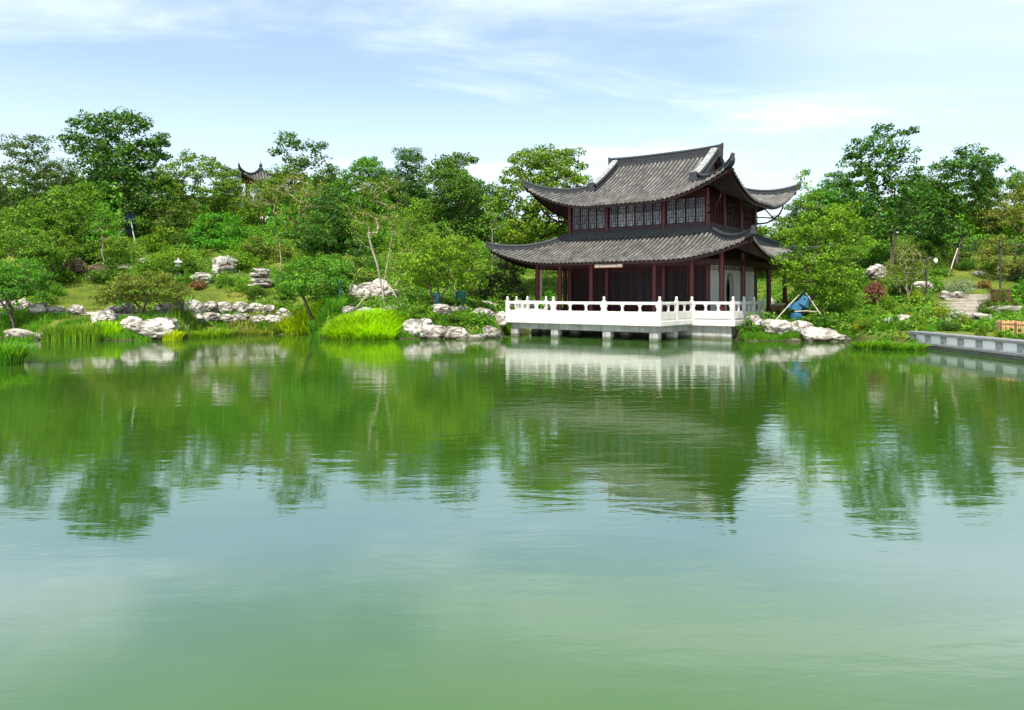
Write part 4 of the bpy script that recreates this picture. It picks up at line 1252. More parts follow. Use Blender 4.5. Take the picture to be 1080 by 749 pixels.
TR('slender twin-trunked tree with pale bark and thin crown behind the lime reed mound', 'tree', 49.5, 404,
   [(392, 200, 20, 13), (410, 192, 18, 9), (424, 206, 11, 11), (400, 225, 26, 16), (384, 245, 18, 16), (420, 240, 18, 16), (374, 218, 12, 14)], 'olive', leaf=0.16, per=26, spacing=0.85, clump=0.5, trunk=0.14, seed=10, bark='bark_pale', stems=2)
TR('tall dark tree with layered crown halfway between the twin-trunked tree and the pavilion', 'tree', 64, 478,
   [(478, 170, 22, 12), (493, 166, 12, 8), (470, 188, 26, 14), (485, 205, 32, 18), (460, 222, 28, 16), (500, 230, 25, 20), (480, 245, 30, 14), (462, 180, 12, 10)], 'dark', leaf=0.25, per=42, spacing=1.05, clump=0.68, trunk=0.18, seed=11)
t_blue = TR('round bright green tree with teal-wrapped low trunk behind the shore rocks', 'tree', 49, 460,
   [(460, 276, 34, 24), (438, 288, 26, 20), (482, 264, 26, 16), (500, 288, 22, 16), (452, 256, 20, 10), (470, 296, 36, 12)], 'bright', leaf=0.17, per=44, spacing=0.78, clump=0.52, trunk=0.13, seed=12, stems=3)
mb = MB(); mb.tube([(0, 0, -0.1), (0, 0, 0.7), (0.05, 0, 1.2)], [0.15, 0.17, 0.26], 10); mb.build('trunk_wrap', M['tealwrap'], t_blue)
TR('tall mid-green tree rising behind the left end of the pavilion roofs', 'tree', 70, 570,
   [(570, 168, 32, 15), (598, 166, 20, 11), (550, 190, 25, 20), (538, 215, 20, 18), (590, 195, 34, 24), (580, 230, 38, 28), (545, 248, 25, 22), (612, 178, 12, 10)], 'mid', leaf=0.26, per=52, spacing=1.05, clump=0.7, trunk=0.2, seed=13)
TR('dark purplish bushy tree under the left corner of the lower pavilion roof', 'tree', 57, 528,
   [(528, 290, 26, 20), (512, 302, 20, 16), (540, 308, 20, 14), (520, 275, 16, 10)], 'purple', leaf=0.17, per=44, spacing=0.8, clump=0.52, trunk=0.12, seed=14, stems=3)
TR('low dark-skirted green tree with wide crown left of the lime reed mound', 'tree', 50.5, 330,
   [(308, 292, 24, 14), (342, 284, 28, 15), (330, 300, 36, 13), (362, 302, 14, 12), (318, 280, 16, 8), (345, 312, 24, 8)], 'mid', leaf=0.16, per=52, spacing=0.72, clump=0.52, trunk=0.13, seed=15, stems=3)
TR('round bright green tree in front of the kiosk hill left of its white base', 'tree', 68, 228,
   [(215, 246, 22, 16), (240, 240, 22, 16), (255, 252, 12, 12), (228, 256, 34, 10), (225, 232, 14, 8)], 'bright', leaf=0.21, per=48, spacing=0.9, clump=0.62, trunk=0.14, seed=16, stems=2)
TR('low spreading olive maple with forked dark stems beside the left path', 'tree', 47, 152,
   [(124, 308, 26, 14), (152, 298, 32, 12), (180, 308, 22, 13), (146, 314, 34, 8), (108, 316, 13, 9), (165, 292, 20, 8), (190, 316, 10, 8)], 'olive', leaf=0.13, per=58, spacing=0.62, clump=0.45, trunk=0.11, seed=17, stems=3, flat=0.45)
TR('green maple with low bent stem at the far left edge of the bank', 'tree', 46.2, 15,
   [(5, 290, 30, 15), (32, 296, 26, 14), (15, 308, 36, 11), (-18, 300, 30, 18), (40, 308, 16, 8), (22, 280, 20, 9)], 'mid', leaf=0.13, per=54, spacing=0.66, clump=0.48, trunk=0.12, seed=18, stems=2, flat=0.5)
TR('bushy green tree above the far left maple at the frame edge', 'tree', 57, 30,
   [(20, 262, 34, 16), (48, 268, 24, 14), (0, 255, 24, 20), (30, 250, 22, 12)], 'mid', leaf=0.18, per=48, spacing=0.85, clump=0.56, trunk=0.12, seed=19, stems=2)
TR('yellowish olive bushy tree below the kiosk white base', 'tree', 65, 278,
   [(275, 262, 22, 14), (292, 268, 18, 14), (262, 272, 18, 12), (280, 278, 26, 10)], 'olive', leaf=0.18, per=48, spacing=0.85, clump=0.58, trunk=0.11, seed=20, stems=2)
TR('broad low green tree under the tall dark tree', 'tree', 65, 112,
   [(100, 260, 28, 12), (128, 266, 24, 12), (80, 256, 18, 10), (112, 270, 36, 9)], 'mid', leaf=0.18, per=48, spacing=0.85, clump=0.58, trunk=0.11, seed=21, stems=3)
TR('small green tree right of the round bright tree near the dark purplish bush', 'tree', 55, 498,
   [(500, 284, 20, 16), (488, 296, 16, 12), (510, 268, 14, 12), (490, 272, 14, 10)], 'bright', leaf=0.17, per=44, spacing=0.8, clump=0.52, trunk=0.1, seed=22)
TR('mid-green tree filling the gap between the twin-trunked tree and the tall layered dark tree', 'tree', 60, 436,
   [(436, 230, 20, 18), (425, 250, 22, 18), (448, 248, 20, 16), (440, 212, 12, 10)], 'mid', leaf=0.2, per=42, spacing=0.9, clump=0.58, trunk=0.13, seed=23)
TR('dark green low tree on the slope right of the low dark-skirted tree', 'tree', 58, 376,
   [(378, 262, 18, 14), (366, 274, 18, 12), (390, 272, 16, 12)], 'dark', leaf=0.18, per=44, spacing=0.85, clump=0.55, trunk=0.11, seed=24)

TR('airy green tree screening the columns of the hilltop kiosk', 'tree', 76, 278,
   [(266, 203, 20, 13), (290, 186, 14, 12), (288, 200, 20, 15), (304, 184, 16, 14), (280, 220, 30, 12), (254, 218, 16, 14), (298, 213, 18, 14)], 'mid', leaf=0.2, per=30, spacing=0.95, clump=0.55, trunk=0.12, seed=41)
TR('leafy green tree on the slope above the far left maple, right of the frame edge', 'tree', 60, 62,
   [(55, 270, 24, 12), (75, 262, 20, 12), (40, 258, 20, 14), (62, 250, 22, 10)], 'mid', leaf=0.18, per=44, spacing=0.85, clump=0.55, trunk=0.11, seed=42, stems=2)
TR('dark green tree on the slope between the airy light tree and the round bright tree', 'tree', 70, 186,
   [(182, 238, 22, 14), (196, 228, 18, 14), (170, 228, 16, 16), (188, 250, 24, 9)], 'dark', leaf=0.21, per=44, spacing=0.95, clump=0.6, trunk=0.12, seed=43)
TR('small bright tree on the slope left of the stacked slab rock, behind the upright rock', 'tree', 63, 252,
   [(250, 272, 16, 10), (262, 278, 14, 9), (244, 280, 12, 8)], 'bright', leaf=0.16, per=44, spacing=0.75, clump=0.48, trunk=0.08, seed=44, stems=2)

TR('slender upright tree with pale trunk on the slope behind the pinkish bushes', 'tree', 61, 108,
   [(108, 232, 13, 14), (102, 248, 14, 12), (115, 246, 13, 13), (108, 220, 8, 9)], 'bright', leaf=0.18, per=30, spacing=0.9, clump=0.5, trunk=0.10, seed=45, bark='bark_pale')
TR('slender upright tree with pale trunk right of the stacked slab rock', 'tree', 58, 296,
   [(296, 240, 14, 14), (289, 256, 14, 12), (304, 254, 13, 13), (297, 226, 9, 10)], 'bright', leaf=0.17, per=28, spacing=0.88, clump=0.5, trunk=0.10, seed=46, bark='bark_pale')
TR('slender upright pale-trunked tree just left of the lower pavilion roof corner', 'tree', 58, 520,
   [(518, 222, 14, 14), (511, 240, 14, 13), (527, 238, 13, 13), (519, 208, 9, 9)], 'bright', leaf=0.17, per=28, spacing=0.88, clump=0.5, trunk=0.10, seed=47, bark='bark_pale')

# ------------------------------------------------------------------ trees of the right bank
t_r = TR('large bright green tree with blue-wrapped leaning trunk right of the pavilion', 'tree', 46, 842,
   [(868, 236, 32, 22), (842, 250, 22, 20), (893, 255, 25, 24), (862, 280, 42, 24), (838, 290, 20, 18), (850, 214, 14, 22), (848, 188, 10, 16), (893, 296, 22, 16), (872, 305, 36, 14), (825, 272, 12, 14), (888, 222, 18, 12)],
   'bright', leaf=0.165, per=46, spacing=0.78, clump=0.52, trunk=0.16, seed=31, lean=0.9)
mb = MB(); mb.tube([(-0.35, -0.25, -0.1), (-0.2, -0.25, 0.5), (0.1, -0.25, 1.1), (0.45, -0.2, 1.7)], [0.26, 0.40, 0.42, 0.22], 9)
mb.add([(-0.9, -0.45, 1.0), (-0.1, -0.5, 0.75), (0.2, -0.5, 1.2), (-0.5, -0.42, 1.35), (-0.9, -0.41, 1.0), (-0.1, -0.46, 0.75), (0.2, -0.46, 1.2), (-0.5, -0.38, 1.35)],
       [(0, 1, 2, 3), (7, 6, 5, 4), (0, 4, 5, 1), (1, 5, 6, 2), (2, 6, 7, 3), (3, 7, 4, 0)])
mb.build('trunk_wrap', M['bluewrap'], t_r)
TR('tall dark open-crowned tree behind the bright tree right of the pavilion', 'tree', 60, 938,
   [(912, 152, 20, 13), (944, 140, 18, 9), (898, 174, 16, 12), (925, 180, 28, 16), (955, 165, 16, 12), (940, 205, 30, 18), (905, 205, 20, 18), (920, 240, 34, 22), (960, 235, 20, 22), (965, 140, 6, 5), (930, 135, 8, 6), (925, 160, 34, 20), (948, 186, 30, 20), (900, 190, 24, 18)],
   'dark', leaf=0.24, per=36, spacing=1.0, clump=0.55, trunk=0.18, seed=32, stems=2)
TR('dark windswept tree leaning right with ragged branches near the right edge', 'tree', 62, 1008,
   [(998, 172, 15, 10), (1024, 160, 15, 7), (1050, 168, 16, 7), (988, 195, 16, 12), (1014, 190, 22, 11), (1040, 182, 18, 8), (984, 220, 20, 18), (1010, 215, 22, 13), (1000, 245, 26, 18), (1066, 176, 8, 5), (1030, 205, 16, 8), (1022, 174, 36, 13), (1000, 200, 28, 18), (1035, 192, 24, 12)],
   'dark', leaf=0.24, per=40, spacing=0.95, clump=0.6, trunk=0.18, seed=33, lean=0.4, flat=0.6)
TR('drooping olive tree at the right edge beside the windswept tree', 'tree', 58, 1066,
   [(1062, 228, 24, 18), (1050, 262, 22, 18), (1076, 208, 14, 12), (1088, 245, 20, 26), (1100, 215, 20, 20), (1070, 280, 22, 10)], 'olive', leaf=0.17, per=40, spacing=0.88, clump=0.56, trunk=0.15, seed=34)
TR('fine-twigged grey-olive shrub tree with many thin stems above the red bush', 'tree', 51, 958,
   [(955, 278, 24, 18), (940, 292, 18, 14), (972, 290, 16, 16), (958, 262, 18, 10)], 'olive', leaf=0.10, per=30, spacing=0.6, clump=0.4, trunk=0.07, seed=35, stems=6, bark='bark_pale', shell=0.2)
TR('pale green far tree showing past the right side of the pavilion', 'tree', 78, 812,
   [(812, 252, 18, 16), (800, 268, 16, 16), (824, 240, 14, 14), (815, 280, 24, 14)], 'mid', leaf=0.24, per=42, spacing=1.0, clump=0.65, trunk=0.14, seed=36)
TR('mid-green tree behind the stone steps between the two dark right-hand trees', 'tree', 66, 975,
   [(975, 262, 26, 16), (1000, 272, 22, 12), (955, 270, 20, 14), (985, 248, 18, 12)], 'mid', leaf=0.2, per=42, spacing=0.9, clump=0.6, trunk=0.13, seed=37)
TR('dense green tree below the drooping olive tree above the right lawn', 'tree', 70, 1040,
   [(1040, 256, 22, 10), (1065, 262, 20, 10), (1020, 260, 16, 9), (1085, 268, 20, 12)], 'teal', leaf=0.22, per=44, spacing=0.9, clump=0.62, trunk=0.13, seed=38)

# ------------------------------------------------------------------ far trees (copies of three shapes)
protos = []
far = [  # px, D, scale, shape, label
 (-70, 74, 1.0, 0, 'far tree standing outside the left edge of the skyline'),
 (-25, 78, 1.0, 1, 'far tree half cut by the left edge behind the feathery tree'),
 (60, 84, 0.9, 2, 'far tree on the skyline left of the tall dark tree'),
 (170, 92, 0.8, 0, 'far tree on the skyline just right of the tall dark tree crown'),
 (240, 90, 0.72, 1, 'far tree on the skyline left of the hilltop kiosk'),
 (283, 94, 0.72, 2, 'far tree directly behind the hilltop kiosk'),
 (350, 88, 0.85, 2, 'far tree on the skyline right of the clumped kiosk tree'),
 (385, 82, 0.85, 0, 'far tree on the skyline behind the twin-trunked tree, left of its crown'),
 (430, 86, 0.9, 1, 'far tree on the skyline right of the twin-trunked tree'),
 (520, 84, 0.95, 2, 'far tree on the skyline between the layered dark tree and the pavilion tree'),
 (625, 86, 0.9, 0, 'far tree behind the left half of the pavilion upper storey'),
 (780, 84, 0.85, 1, 'far tree low behind the right wall of the pavilion'),
 (840, 80, 0.95, 2, 'far tree low in the sky gap right of the pavilion roof'),
 (885, 82, 0.95, 0, 'far tree behind the left side of the tall open-crowned tree'),
 (972, 80, 0.9, 1, 'far tree in the gap between the open-crowned and windswept trees'),
 (1045, 84, 0.9, 2, 'far tree behind the right half of the windswept tree'),
 (1095, 78, 1.05, 0, 'far tree at the right edge behind the drooping olive tree'),
 (1150, 74, 1.05, 1, 'far tree standing outside the right edge of the skyline'),
 (110, 95, 0.8, 1, 'far tree hidden behind the tall dark tree trunk'),
 (480, 92, 0.85, 0, 'far tree hidden behind the layered dark tree'),
]
shapes = [
 ('mid', [(0, -70, 34, 22), (-20, -48, 30, 24), (22, -50, 30, 24), (0, -28, 38, 22), (6, -88, 18, 12)]),
 ('teal', [(4, -80, 26, 18), (-18, -58, 26, 20), (20, -60, 24, 18), (-2, -36, 36, 20), (-8, -92, 14, 10)]),
 ('dark', [(-6, -72, 28, 18), (16, -56, 28, 20), (-22, -46, 24, 20), (4, -26, 40, 18), (18, -84, 14, 10)]),
]
for (px, D, sc_, i, lab) in far:
    if len(protos) <= i or True:
        pass
    while len(protos) <= i:
        mt, bl = shapes[len(protos)]
        D0 = 82; X0 = wx(560, D0); z0 = gz(X0, D0); py0 = HY - (z0 - HC) * F / D0
        protos.append([TR('far tree', 'tree', D0, 560, [(560 + a, py0 + b, c, d) for a, b, c, d in bl], mt, leaf=0.27, per=42, spacing=1.15, clump=0.75, trunk=0.2, seed=60 + len(protos), name='far_tree'), False])
    p = protos[i]
    o = p[0] if not p[1] else copy_tree(p[0])
    p[1] = True
    X = wx(px, D)
    o.location = (X, D, gz(X, D)); s = 0.84 * sc_ * D / 82; o.scale = (s, s, s * R_.uniform(0.92, 1.08)); o.rotation_euler = (0, 0, R_.uniform(0, 6.28))
    tag(o, lab, 'tree', 'far trees along the skyline')

# far wooded mass behind everything: reads as one bank of leaves
def far_woods():
    r = np.random.default_rng(5)
    n = 60000
    px = r.uniform(-260, 1340, n); D = r.uniform(92, 112, n)
    X = (px - 540) / F * D
    top = 3.6 + 1.6 * np.sin(px * 0.021) + 1.2 * np.sin(px * 0.057 + 2) + 0.8 * np.sin(px * 0.13 + D)
    top = np.where((px > 500) & (px < 860), top + 1.0, top)
    z = g(X, D) + r.uniform(0, 1, n) ** 0.7 * top
    C = np.stack([X, D, z], 1)
    ow = np.stack([np.zeros(n), -np.ones(n) * 0.6, np.ones(n) * 0.4], 1)
    V, Fc = leaves(C, ow, 0.75, 0.5, r, rand=0.6, upb=0.15)
    o = mesh_np('woods', V, Fc, M['mid']); tag(o, kind='stuff')
far_woods()

# ------------------------------------------------------------------ undergrowth and lawns
def building_clear(X, Y):
    dx, dy = X - OX, Y - OY
    lx = dx * math.cos(-ROT) - dy * math.sin(-ROT); ly = dx * math.sin(-ROT) + dy * math.cos(-ROT)
    return (np.abs(lx) < 8.6) & (np.abs(ly) < 8.0) | ((np.abs(lx) < 6.2) & (ly < -6) & (ly > -13))
def ground_px(X, Y):
    return 540 + X / Y * F, HY - (g(X, Y) - HC) / Y * F
def lawn_mask(px, py):
    a = (px > 52) & (px < 120) & (py > 300) & (py < 336)
    b = (px > 186) & (px < 300) & (py > 303) & (py < 322)
    c = (px > 995) & (py > 266) & (py < 318)
    d = (px > -100) & (px < 345) & (py > 331)
    e = (px > 985) & (px < 1052) & (py > 312) & (py < 338)
    return a | b | c | d | e
def undergrowth():
    r = np.random.default_rng(9)
    n = 300000
    px = r.uniform(-150, 1230, n); D = 38 + 47 * r.uniform(0, 1, n) ** 0.8
    X = (px - 540) / F * D
    d = D - shore(px)
    gp, gy = ground_px(X, D)
    clumpn = np.sin(X * 1.1 + 3 * np.sin(D * 0.5)) + np.sin(D * 1.3 + 2 * np.sin(X * 0.7))
    ok = (d > 0.25) & ~building_clear(X, D) & ~lawn_mask(gp, gy) & (clumpn > -1.1) & ~((px > 972) & (X < WALL_X + 3))
    X, D, cl = X[ok], D[ok], clumpn[ok]
    h = (0.30 + 0.35 * np.clip(cl + 0.4, 0, 2)) 
    z = g(X, D) + r.uniform(0, 1, len(X)) ** 0.6 * h
    C = np.stack([X, D, z], 1)
    ow = np.stack([np.zeros(len(X)), -0.4 * np.ones(len(X)), 0.6 * np.ones(len(X))], 1)
    V, Fc = leaves(C, ow, 0.22, 0.12, r, rand=0.5)
    o = mesh_np('undergrowth', V, Fc, M['mid']); tag(o, kind='stuff')
undergrowth()
def lawn():
    r = np.random.default_rng(10)
    n = 260000
    px = r.uniform(-120, 1200, n); D = 38 + 30 * r.uniform(0, 1, n)
    X = (px - 540) / F * D
    gp, gy = ground_px(X, D); d = D - shore(px)
    onpath = (px < 346) & (np.abs(D - (47.6 + 0.35 * np.sin(px * 0.02) + np.maximum(0, px - 200) * 0.03 + np.maximum(0, 60 - px) * 0.02)) < 0.6)
    ok = lawn_mask(gp, gy) & (d > 0.3) & ~onpath & ~((px > 972) & (X < WALL_X + 1))
    X, D = X[ok], D[ok]; m = len(X)
    b = np.stack([X, D, g(X, D) - 0.01], 1)
    a = r.uniform(0, 6.28, m); s = np.stack([np.cos(a), np.sin(a), 0 * a], 1) * 0.016
    tip = b + np.stack([r.normal(size=m) * 0.04, r.normal(size=m) * 0.04, r.uniform(0.05, 0.15, m)], 1)
    V = np.stack([b - s, b + s, tip], 1).reshape(-1, 3)
    o = mesh_np('grass', V, np.arange(3 * m).reshape(-1, 3), M['lawn']); tag(o, kind='stuff')
lawn()

# ------------------------------------------------------------------ shrubs, left
shrub(175, 287, 46, 24, 'mid', 'round clipped dark green bush on the slope right of the tall dark tree', me=3)
shrub(82, 290, 34, 26, 'pinkleaf', 'pinkish brown flowering bush on the upper left slope, left one of two', me=2)
shrub(104, 292, 30, 18, 'pinkleaf', 'low pinkish brown bush on the upper left slope, right one of two', me=0)
shrub(210, 306, 22, 14, 'brownleaf', 'small russet red bush beside the leaning grey boulder', me=2)
shrub(103, 298, 26, 16, 'dark', 'dark green bush at the top edge of the yellowish lawn')
shrub(68, 296, 30, 12, 'bright', 'bright low planting under the pinkish bushes')
shrub(45, 322, 34, 18, 'mid', 'green bush behind the row of white rocks at far left')
shrub(60, 312, 22, 16, 'bright', 'bright green bush between the far left maple and the yellowish lawn')
shrub(238, 303, 24, 16, 'mid', 'green bush under the upright pale rock')
shrub(255, 308, 40, 12, 'bright', 'bright grassy planting at the back of the small lawn')
shrub(272, 312, 34, 12, 'dark', 'dark green low bush under the stacked slab rock')
shrub(300, 314, 40, 14, 'mid', 'green bush left under the wide dark-skirted tree')
shrub(355, 318, 26, 14, 'dark', 'dark bush right under the wide dark-skirted tree')
shrub(196, 300, 20, 14, 'mid', 'small green bush between the stone lantern and the russet bush')
shrub(190, 262, 40, 20, 'dark', 'dark bush below the airy light green tree')
shrub(165, 262, 34, 20, 'dark', 'dark bush beside the support pole of the tall dark tree')
shrub(200, 288, 50, 12, 'dark', 'low dark hedge planting across the left slope')
shrub(325, 262, 36, 22, 'dark', 'dark bush below the dense tree right of the bare branches')
shrub(395, 285, 30, 18, 'bright', 'bright bush above the rock grotto behind the twin trunks')
shrub(300, 250, 34, 16, 'mid', 'green bush at the foot of the bare-branched olive tree')
shrub(350, 278, 34, 16, 'mid', 'green bush on the slope above the wide dark-skirted tree')
shrub(444, 338, 36, 13, 'mid', 'low green bush right of the lime reed mound')
shrub(442, 344, 18, 8, 'yellow', 'small yellowish bush on top of the first shore rock right of the lime reeds')
shrub(480, 339, 40, 12, 'mid', 'low green bush behind the biggest shore rock')
shrub(508, 343, 24, 14, 'bright', 'bright leafy plant at the right end of the shore rocks')
shrub(503, 328, 44, 14, 'dark', 'dark hedge under the purplish bushy tree')
shrub(425, 334, 26, 12, 'bright', 'bright bush right behind the lime reed mound')
shrub(395, 326, 24, 10, 'mid', 'green bush at the foot of the twin-trunked tree')
shrub(540, 322, 30, 14, 'bright', 'bright bush seen left of the terrace under the lower roof')
shrub(556, 318, 24, 12, 'yellow', 'yellow-green bush seen between the veranda columns', D=66)
shrub(580, 312, 26, 14, 'bright', 'bright bush glimpsed through the left veranda', D=68)
# shrubs, right
shrub(790, 348, 34, 10, 'dark', 'low dark green bush at the right foot of the terrace')
shrub(828, 352, 16, 14, 'mid', 'small green bush growing over the right shore rocks')
shrub(895, 336, 26, 18, 'bright', 'bright green bush right of the blue-wrapped tree')
shrub(904, 351, 15, 12, 'yellow', 'rounded yellow-green bush at the right end of the shore rocks')
shrub(890, 322, 34, 36, 'bright', 'tall bright green bush left of the red bush', me=0)
shrub(938, 336, 40, 20, 'mid', 'leafy green bush in front of the red bush')
shrub(926, 322, 30, 36, 'redleaf', 'round dark red-leaved bush below a pinkish rock', me=2)
shrub(945, 345, 30, 12, 'bright', 'bright low bush behind the pale flat rock by the water')
shrub(987, 336, 32, 18, 'yellow', 'bright yellow-green bush left of the stone steps', me=3)
shrub(967, 322, 22, 20, 'yellow', 'yellow-green bush beside the thin dark lamp post', me=1)
shrub(965, 342, 30, 13, 'mid', 'mid-green bush below the yellow-green bush')
shrub(997, 349, 30, 15, 'dark', 'dark green bush behind the left end of the low white wall')
shrub(1010, 312, 32, 24, 'pale', 'pale grey-green bush above the stone steps', me=3)
shrub(1033, 350, 32, 14, 'mid', 'green bush behind the low white wall in front of the boulders')
shrub(1041, 331, 28, 14, 'dark', 'dark green bush right of the stone steps')
shrub(1075, 316, 36, 20, 'mid', 'green bush right of the red-brown box')
shrub(1060, 338, 34, 10, 'mid', 'low green bush below the long pale boulder')
shrub(1036, 304, 22, 9, 'brownleaf', 'small brownish bush on the right lawn left of the red-brown box')
shrub(915, 345, 24, 14, 'mid', 'green bush above the right reed bed')
shrub(870, 344, 30, 10, 'dark', 'dark bush behind the big right shore rock')
shrub(845, 338, 26, 12, 'dark', 'dark bush at the foot of the blue-wrapped tree')
shrub(990, 292, 34, 16, 'mid', 'green bush on the slope behind the pale grey-green bush')
shrub(955, 310, 30, 14, 'dark', 'dark bush under the fine-twigged shrub tree')
shrub(1085, 300, 36, 34, 'purple', 'dark twiggy bush at the right edge behind the red-brown box')
shrub(1050, 285, 36, 14, 'bright', 'bright bush at the top of the right lawn')
shrub(1018, 284, 30, 12, 'dark', 'dark bush at the top left of the right lawn')
shrub(910, 300, 26, 20, 'mid', 'green bush between the bright tree and the red bush')

# ------------------------------------------------------------------ reeds
reeds(384, 357, 82, 27, 'lime', 'large bright lime-green mound of reeds at the water edge', n=5200, seed=1, lean=0.55, dome=0.55, bw=0.045, deep=1.3)
reeds(4, 384, 36, 30, 'reed', 'bright green clump of tall reeds at the lower left edge', n=700, seed=2, lean=0.4, bw=0.04, deep=1.5)
reeds(75, 360, 60, 23, 'reed', 'tall green reed bed between the two left shore rocks', n=900, seed=3, lean=0.22, bw=0.05, deep=1.0)
reeds(112, 359, 36, 14, 'lime', 'short yellow-green reeds at the foot of the small left shore rock', n=420, seed=4, lean=0.3, bw=0.05)
reeds(215, 355, 60, 12, 'reed', 'low green reeds right of the pierced shore rock', n=800, seed=5, lean=0.4, bw=0.05, deep=2)
reeds(268, 352, 60, 9, 'lawn', 'low yellowish grass fringe below the white rock row', n=800, seed=6, lean=0.5, bw=0.05, deep=2)
reeds(322, 352, 50, 18, 'lime', 'yellow-green reeds left of the large lime mound', n=1100, seed=7, lean=0.5, bw=0.05, deep=1.6, dome=0.3)
reeds(345, 346, 36, 22, 'reed', 'darker green reeds behind the left side of the large lime mound', n=700, seed=8, lean=0.35, bw=0.05, D=48.5)
reeds(922, 368, 40, 12, 'reed', 'dark green water plants along the right bank, left part of the bed', n=700, seed=9, lean=0.5, bw=0.06, deep=1.2)
reeds(955, 369, 40, 11, 'reed', 'green water plants at the left end of the low white wall', n=700, seed=10, lean=0.5, bw=0.06, deep=1.2)
reeds(150, 360, 16, 8, 'reed', 'few short reeds in front of the pierced shore rock', n=120, seed=11, lean=0.3, bw=0.04)
reeds(182, 359, 20, 14, 'lime', 'yellow-green reeds touching the right side of the pierced shore rock', n=300, seed=12, lean=0.3, bw=0.05)
reeds(20, 360, 30, 8, 'reed', 'short reeds below the far left shore rock', n=200, seed=13, lean=0.3, bw=0.04)

# ------------------------------------------------------------------ rocks
rock(20, 360, 44, 14, 'long mottled shore rock at the far left waterline', D=45.2, deep=0.4)
rock(44, 360, 16, 12, 'small rock ending the far left shore rock', D=44.6)
rock(108, 352, 26, 18, 'pale layered rock standing right of the tall left reeds', D=45)
rock(100, 344, 14, 10, 'small pale rock leaning on the layered rock by the left reeds', D=46)
rock(154, 361, 54, 23, 'large pale shore rock with a dark hole under the olive maple', D=43.8, deep=0.5, me=2)
rock(136, 358, 22, 18, 'pale rock at the left flank of the large pierced shore rock', D=44.2)
rock(176, 357, 20, 15, 'pale rock at the right flank of the large pierced shore rock', D=44.6)
ORD = ['first', 'second', 'third', 'fourth', 'fifth', 'sixth', 'seventh', 'eighth', 'ninth', 'tenth', 'eleventh', 'twelfth', 'thirteenth', 'fourteenth', 'fifteenth', 'sixteenth']
for i, (px, py, w, h) in enumerate([(2, 329, 20, 20), (22, 330, 18, 16), (40, 333, 22, 14), (58, 333, 18, 11), (76, 333, 22, 12)]):
    rock(px, py, w, h, f'{ORD[i]} white rock from the left in the row between the far left maple and lawn', group='white rocks below the left lawn', deep=0.7)
row1 = [(118, 331, 16, 9), (133, 331, 18, 12), (170, 331, 18, 12), (186, 330, 16, 14), (203, 333, 20, 17), (219, 331, 18, 14), (235, 331, 18, 13), (251, 331, 18, 13), (267, 331, 18, 12), (283, 332, 16, 11), (298, 334, 16, 9)]
for i, (px, py, w, h) in enumerate(row1):
    rock(px, py, w, h, f'{ORD[i]} white rock from the left in the upper course along the left path', group='white rocks of the upper course along the path', deep=0.7)
row2 = [(206, 340, 18, 10), (222, 340, 18, 11), (238, 341, 18, 10), (254, 341, 20, 11), (271, 342, 20, 10), (288, 342, 20, 11), (303, 340, 18, 10)]
for i, (px, py, w, h) in enumerate(row2):
    rock(px, py, w, h, f'{ORD[i]} white rock from the left in the lower course above the yellowish grass', group='white rocks of the lower course', deep=0.6)
rock(212, 300, 22, 13, 'rounded pale boulder leaning on the left hillside', deep=0.8, me=4)
rock(237, 288, 27, 19, 'upright jagged pale rock on the left hillside', deep=0.6, me=1)
rock(226, 292, 12, 14, 'small pale rock beside the upright jagged rock')
for i, (py, w, h) in enumerate([(302, 26, 6), (296, 24, 7), (290, 22, 6), (285, 18, 5)]):
    X, Y, Z = hit(272, 304)
    o = rock(272 + (i % 2) * 2, 304, w, h, f'{["lowest", "second lowest", "third lowest", "topmost"][i]} flat slab of the stacked grey rock on the left slope', group='stacked rock slabs', D=Y, tilt=0.05, lift=(304 - py - 2) * Y / F)
rock(176, 287, 12, 7, 'small white rock left of the stone lantern', D=62)
rock(96, 296, 14, 6, 'small pale rock at the top left of the lawn')
rock(130, 286, 20, 8, 'pale rock on the upper slope near the support pole')
rock(148, 280, 14, 8, 'small pale rock under the support pole')
for i, (px, py, w, h) in enumerate([(378, 318, 22, 16), (400, 312, 26, 20), (386, 304, 28, 12), (412, 322, 16, 12), (370, 308, 14, 14), (395, 300, 22, 9)]):
    rock(px, py, w, h, f'{["left foot", "broad middle", "overhanging left", "right foot", "narrow outer left", "topmost"][i]} rock of the dark grotto behind the twin trunks', group='rocks of the grotto', D=54 + (i % 3) * 0.6, lift=max(0, (314 - py) * 0.035))
for i, (px, py, w, h) in enumerate([(388, 332, 20, 8), (408, 331, 22, 9), (368, 332, 18, 10)]):
    rock(px, py, w, h, f'{["middle", "right", "left"][i]} low white rock just behind the crest of the lime reed mound', group='low white rocks behind the lime reeds')
shr = [(433, 358, 24, 19), (455, 358, 30, 19), (478, 358, 34, 20), (499, 359, 32, 25), (517, 357, 22, 16), (530, 356, 20, 17), (446, 357, 18, 12)]
for i, (px, py, w, h) in enumerate(shr):
    rock(px, py, w, h, f'{["leftmost", "second", "third", "largest", "small fifth", "darker last", "low wedged"][i]} shore rock between the lime reed mound and the terrace', group='shore rocks left of the terrace', D=HC * F / (py - HY) + 0.4, deep=0.7)
rock(509, 351, 24, 13, 'pale rock tucked behind the last shore rocks next to the terrace', D=48.2)
rock(538, 354, 18, 12, 'half-submerged rock under the left corner of the terrace', D=48.6)
rock(466, 349, 26, 13, 'pale rock in the second line behind the middle shore rocks', D=48)
rock(528, 344, 22, 16, 'grey rock beside the left end of the terrace', D=49.5)
rock(482, 330, 26, 8, 'flat pale rock among the bushes behind the shore rocks')
rock(512, 325, 26, 8, 'flat pale rock under the purplish bushy tree')
rock(547, 322, 24, 10, 'white rock seen just above the left end of the balustrade', D=62)
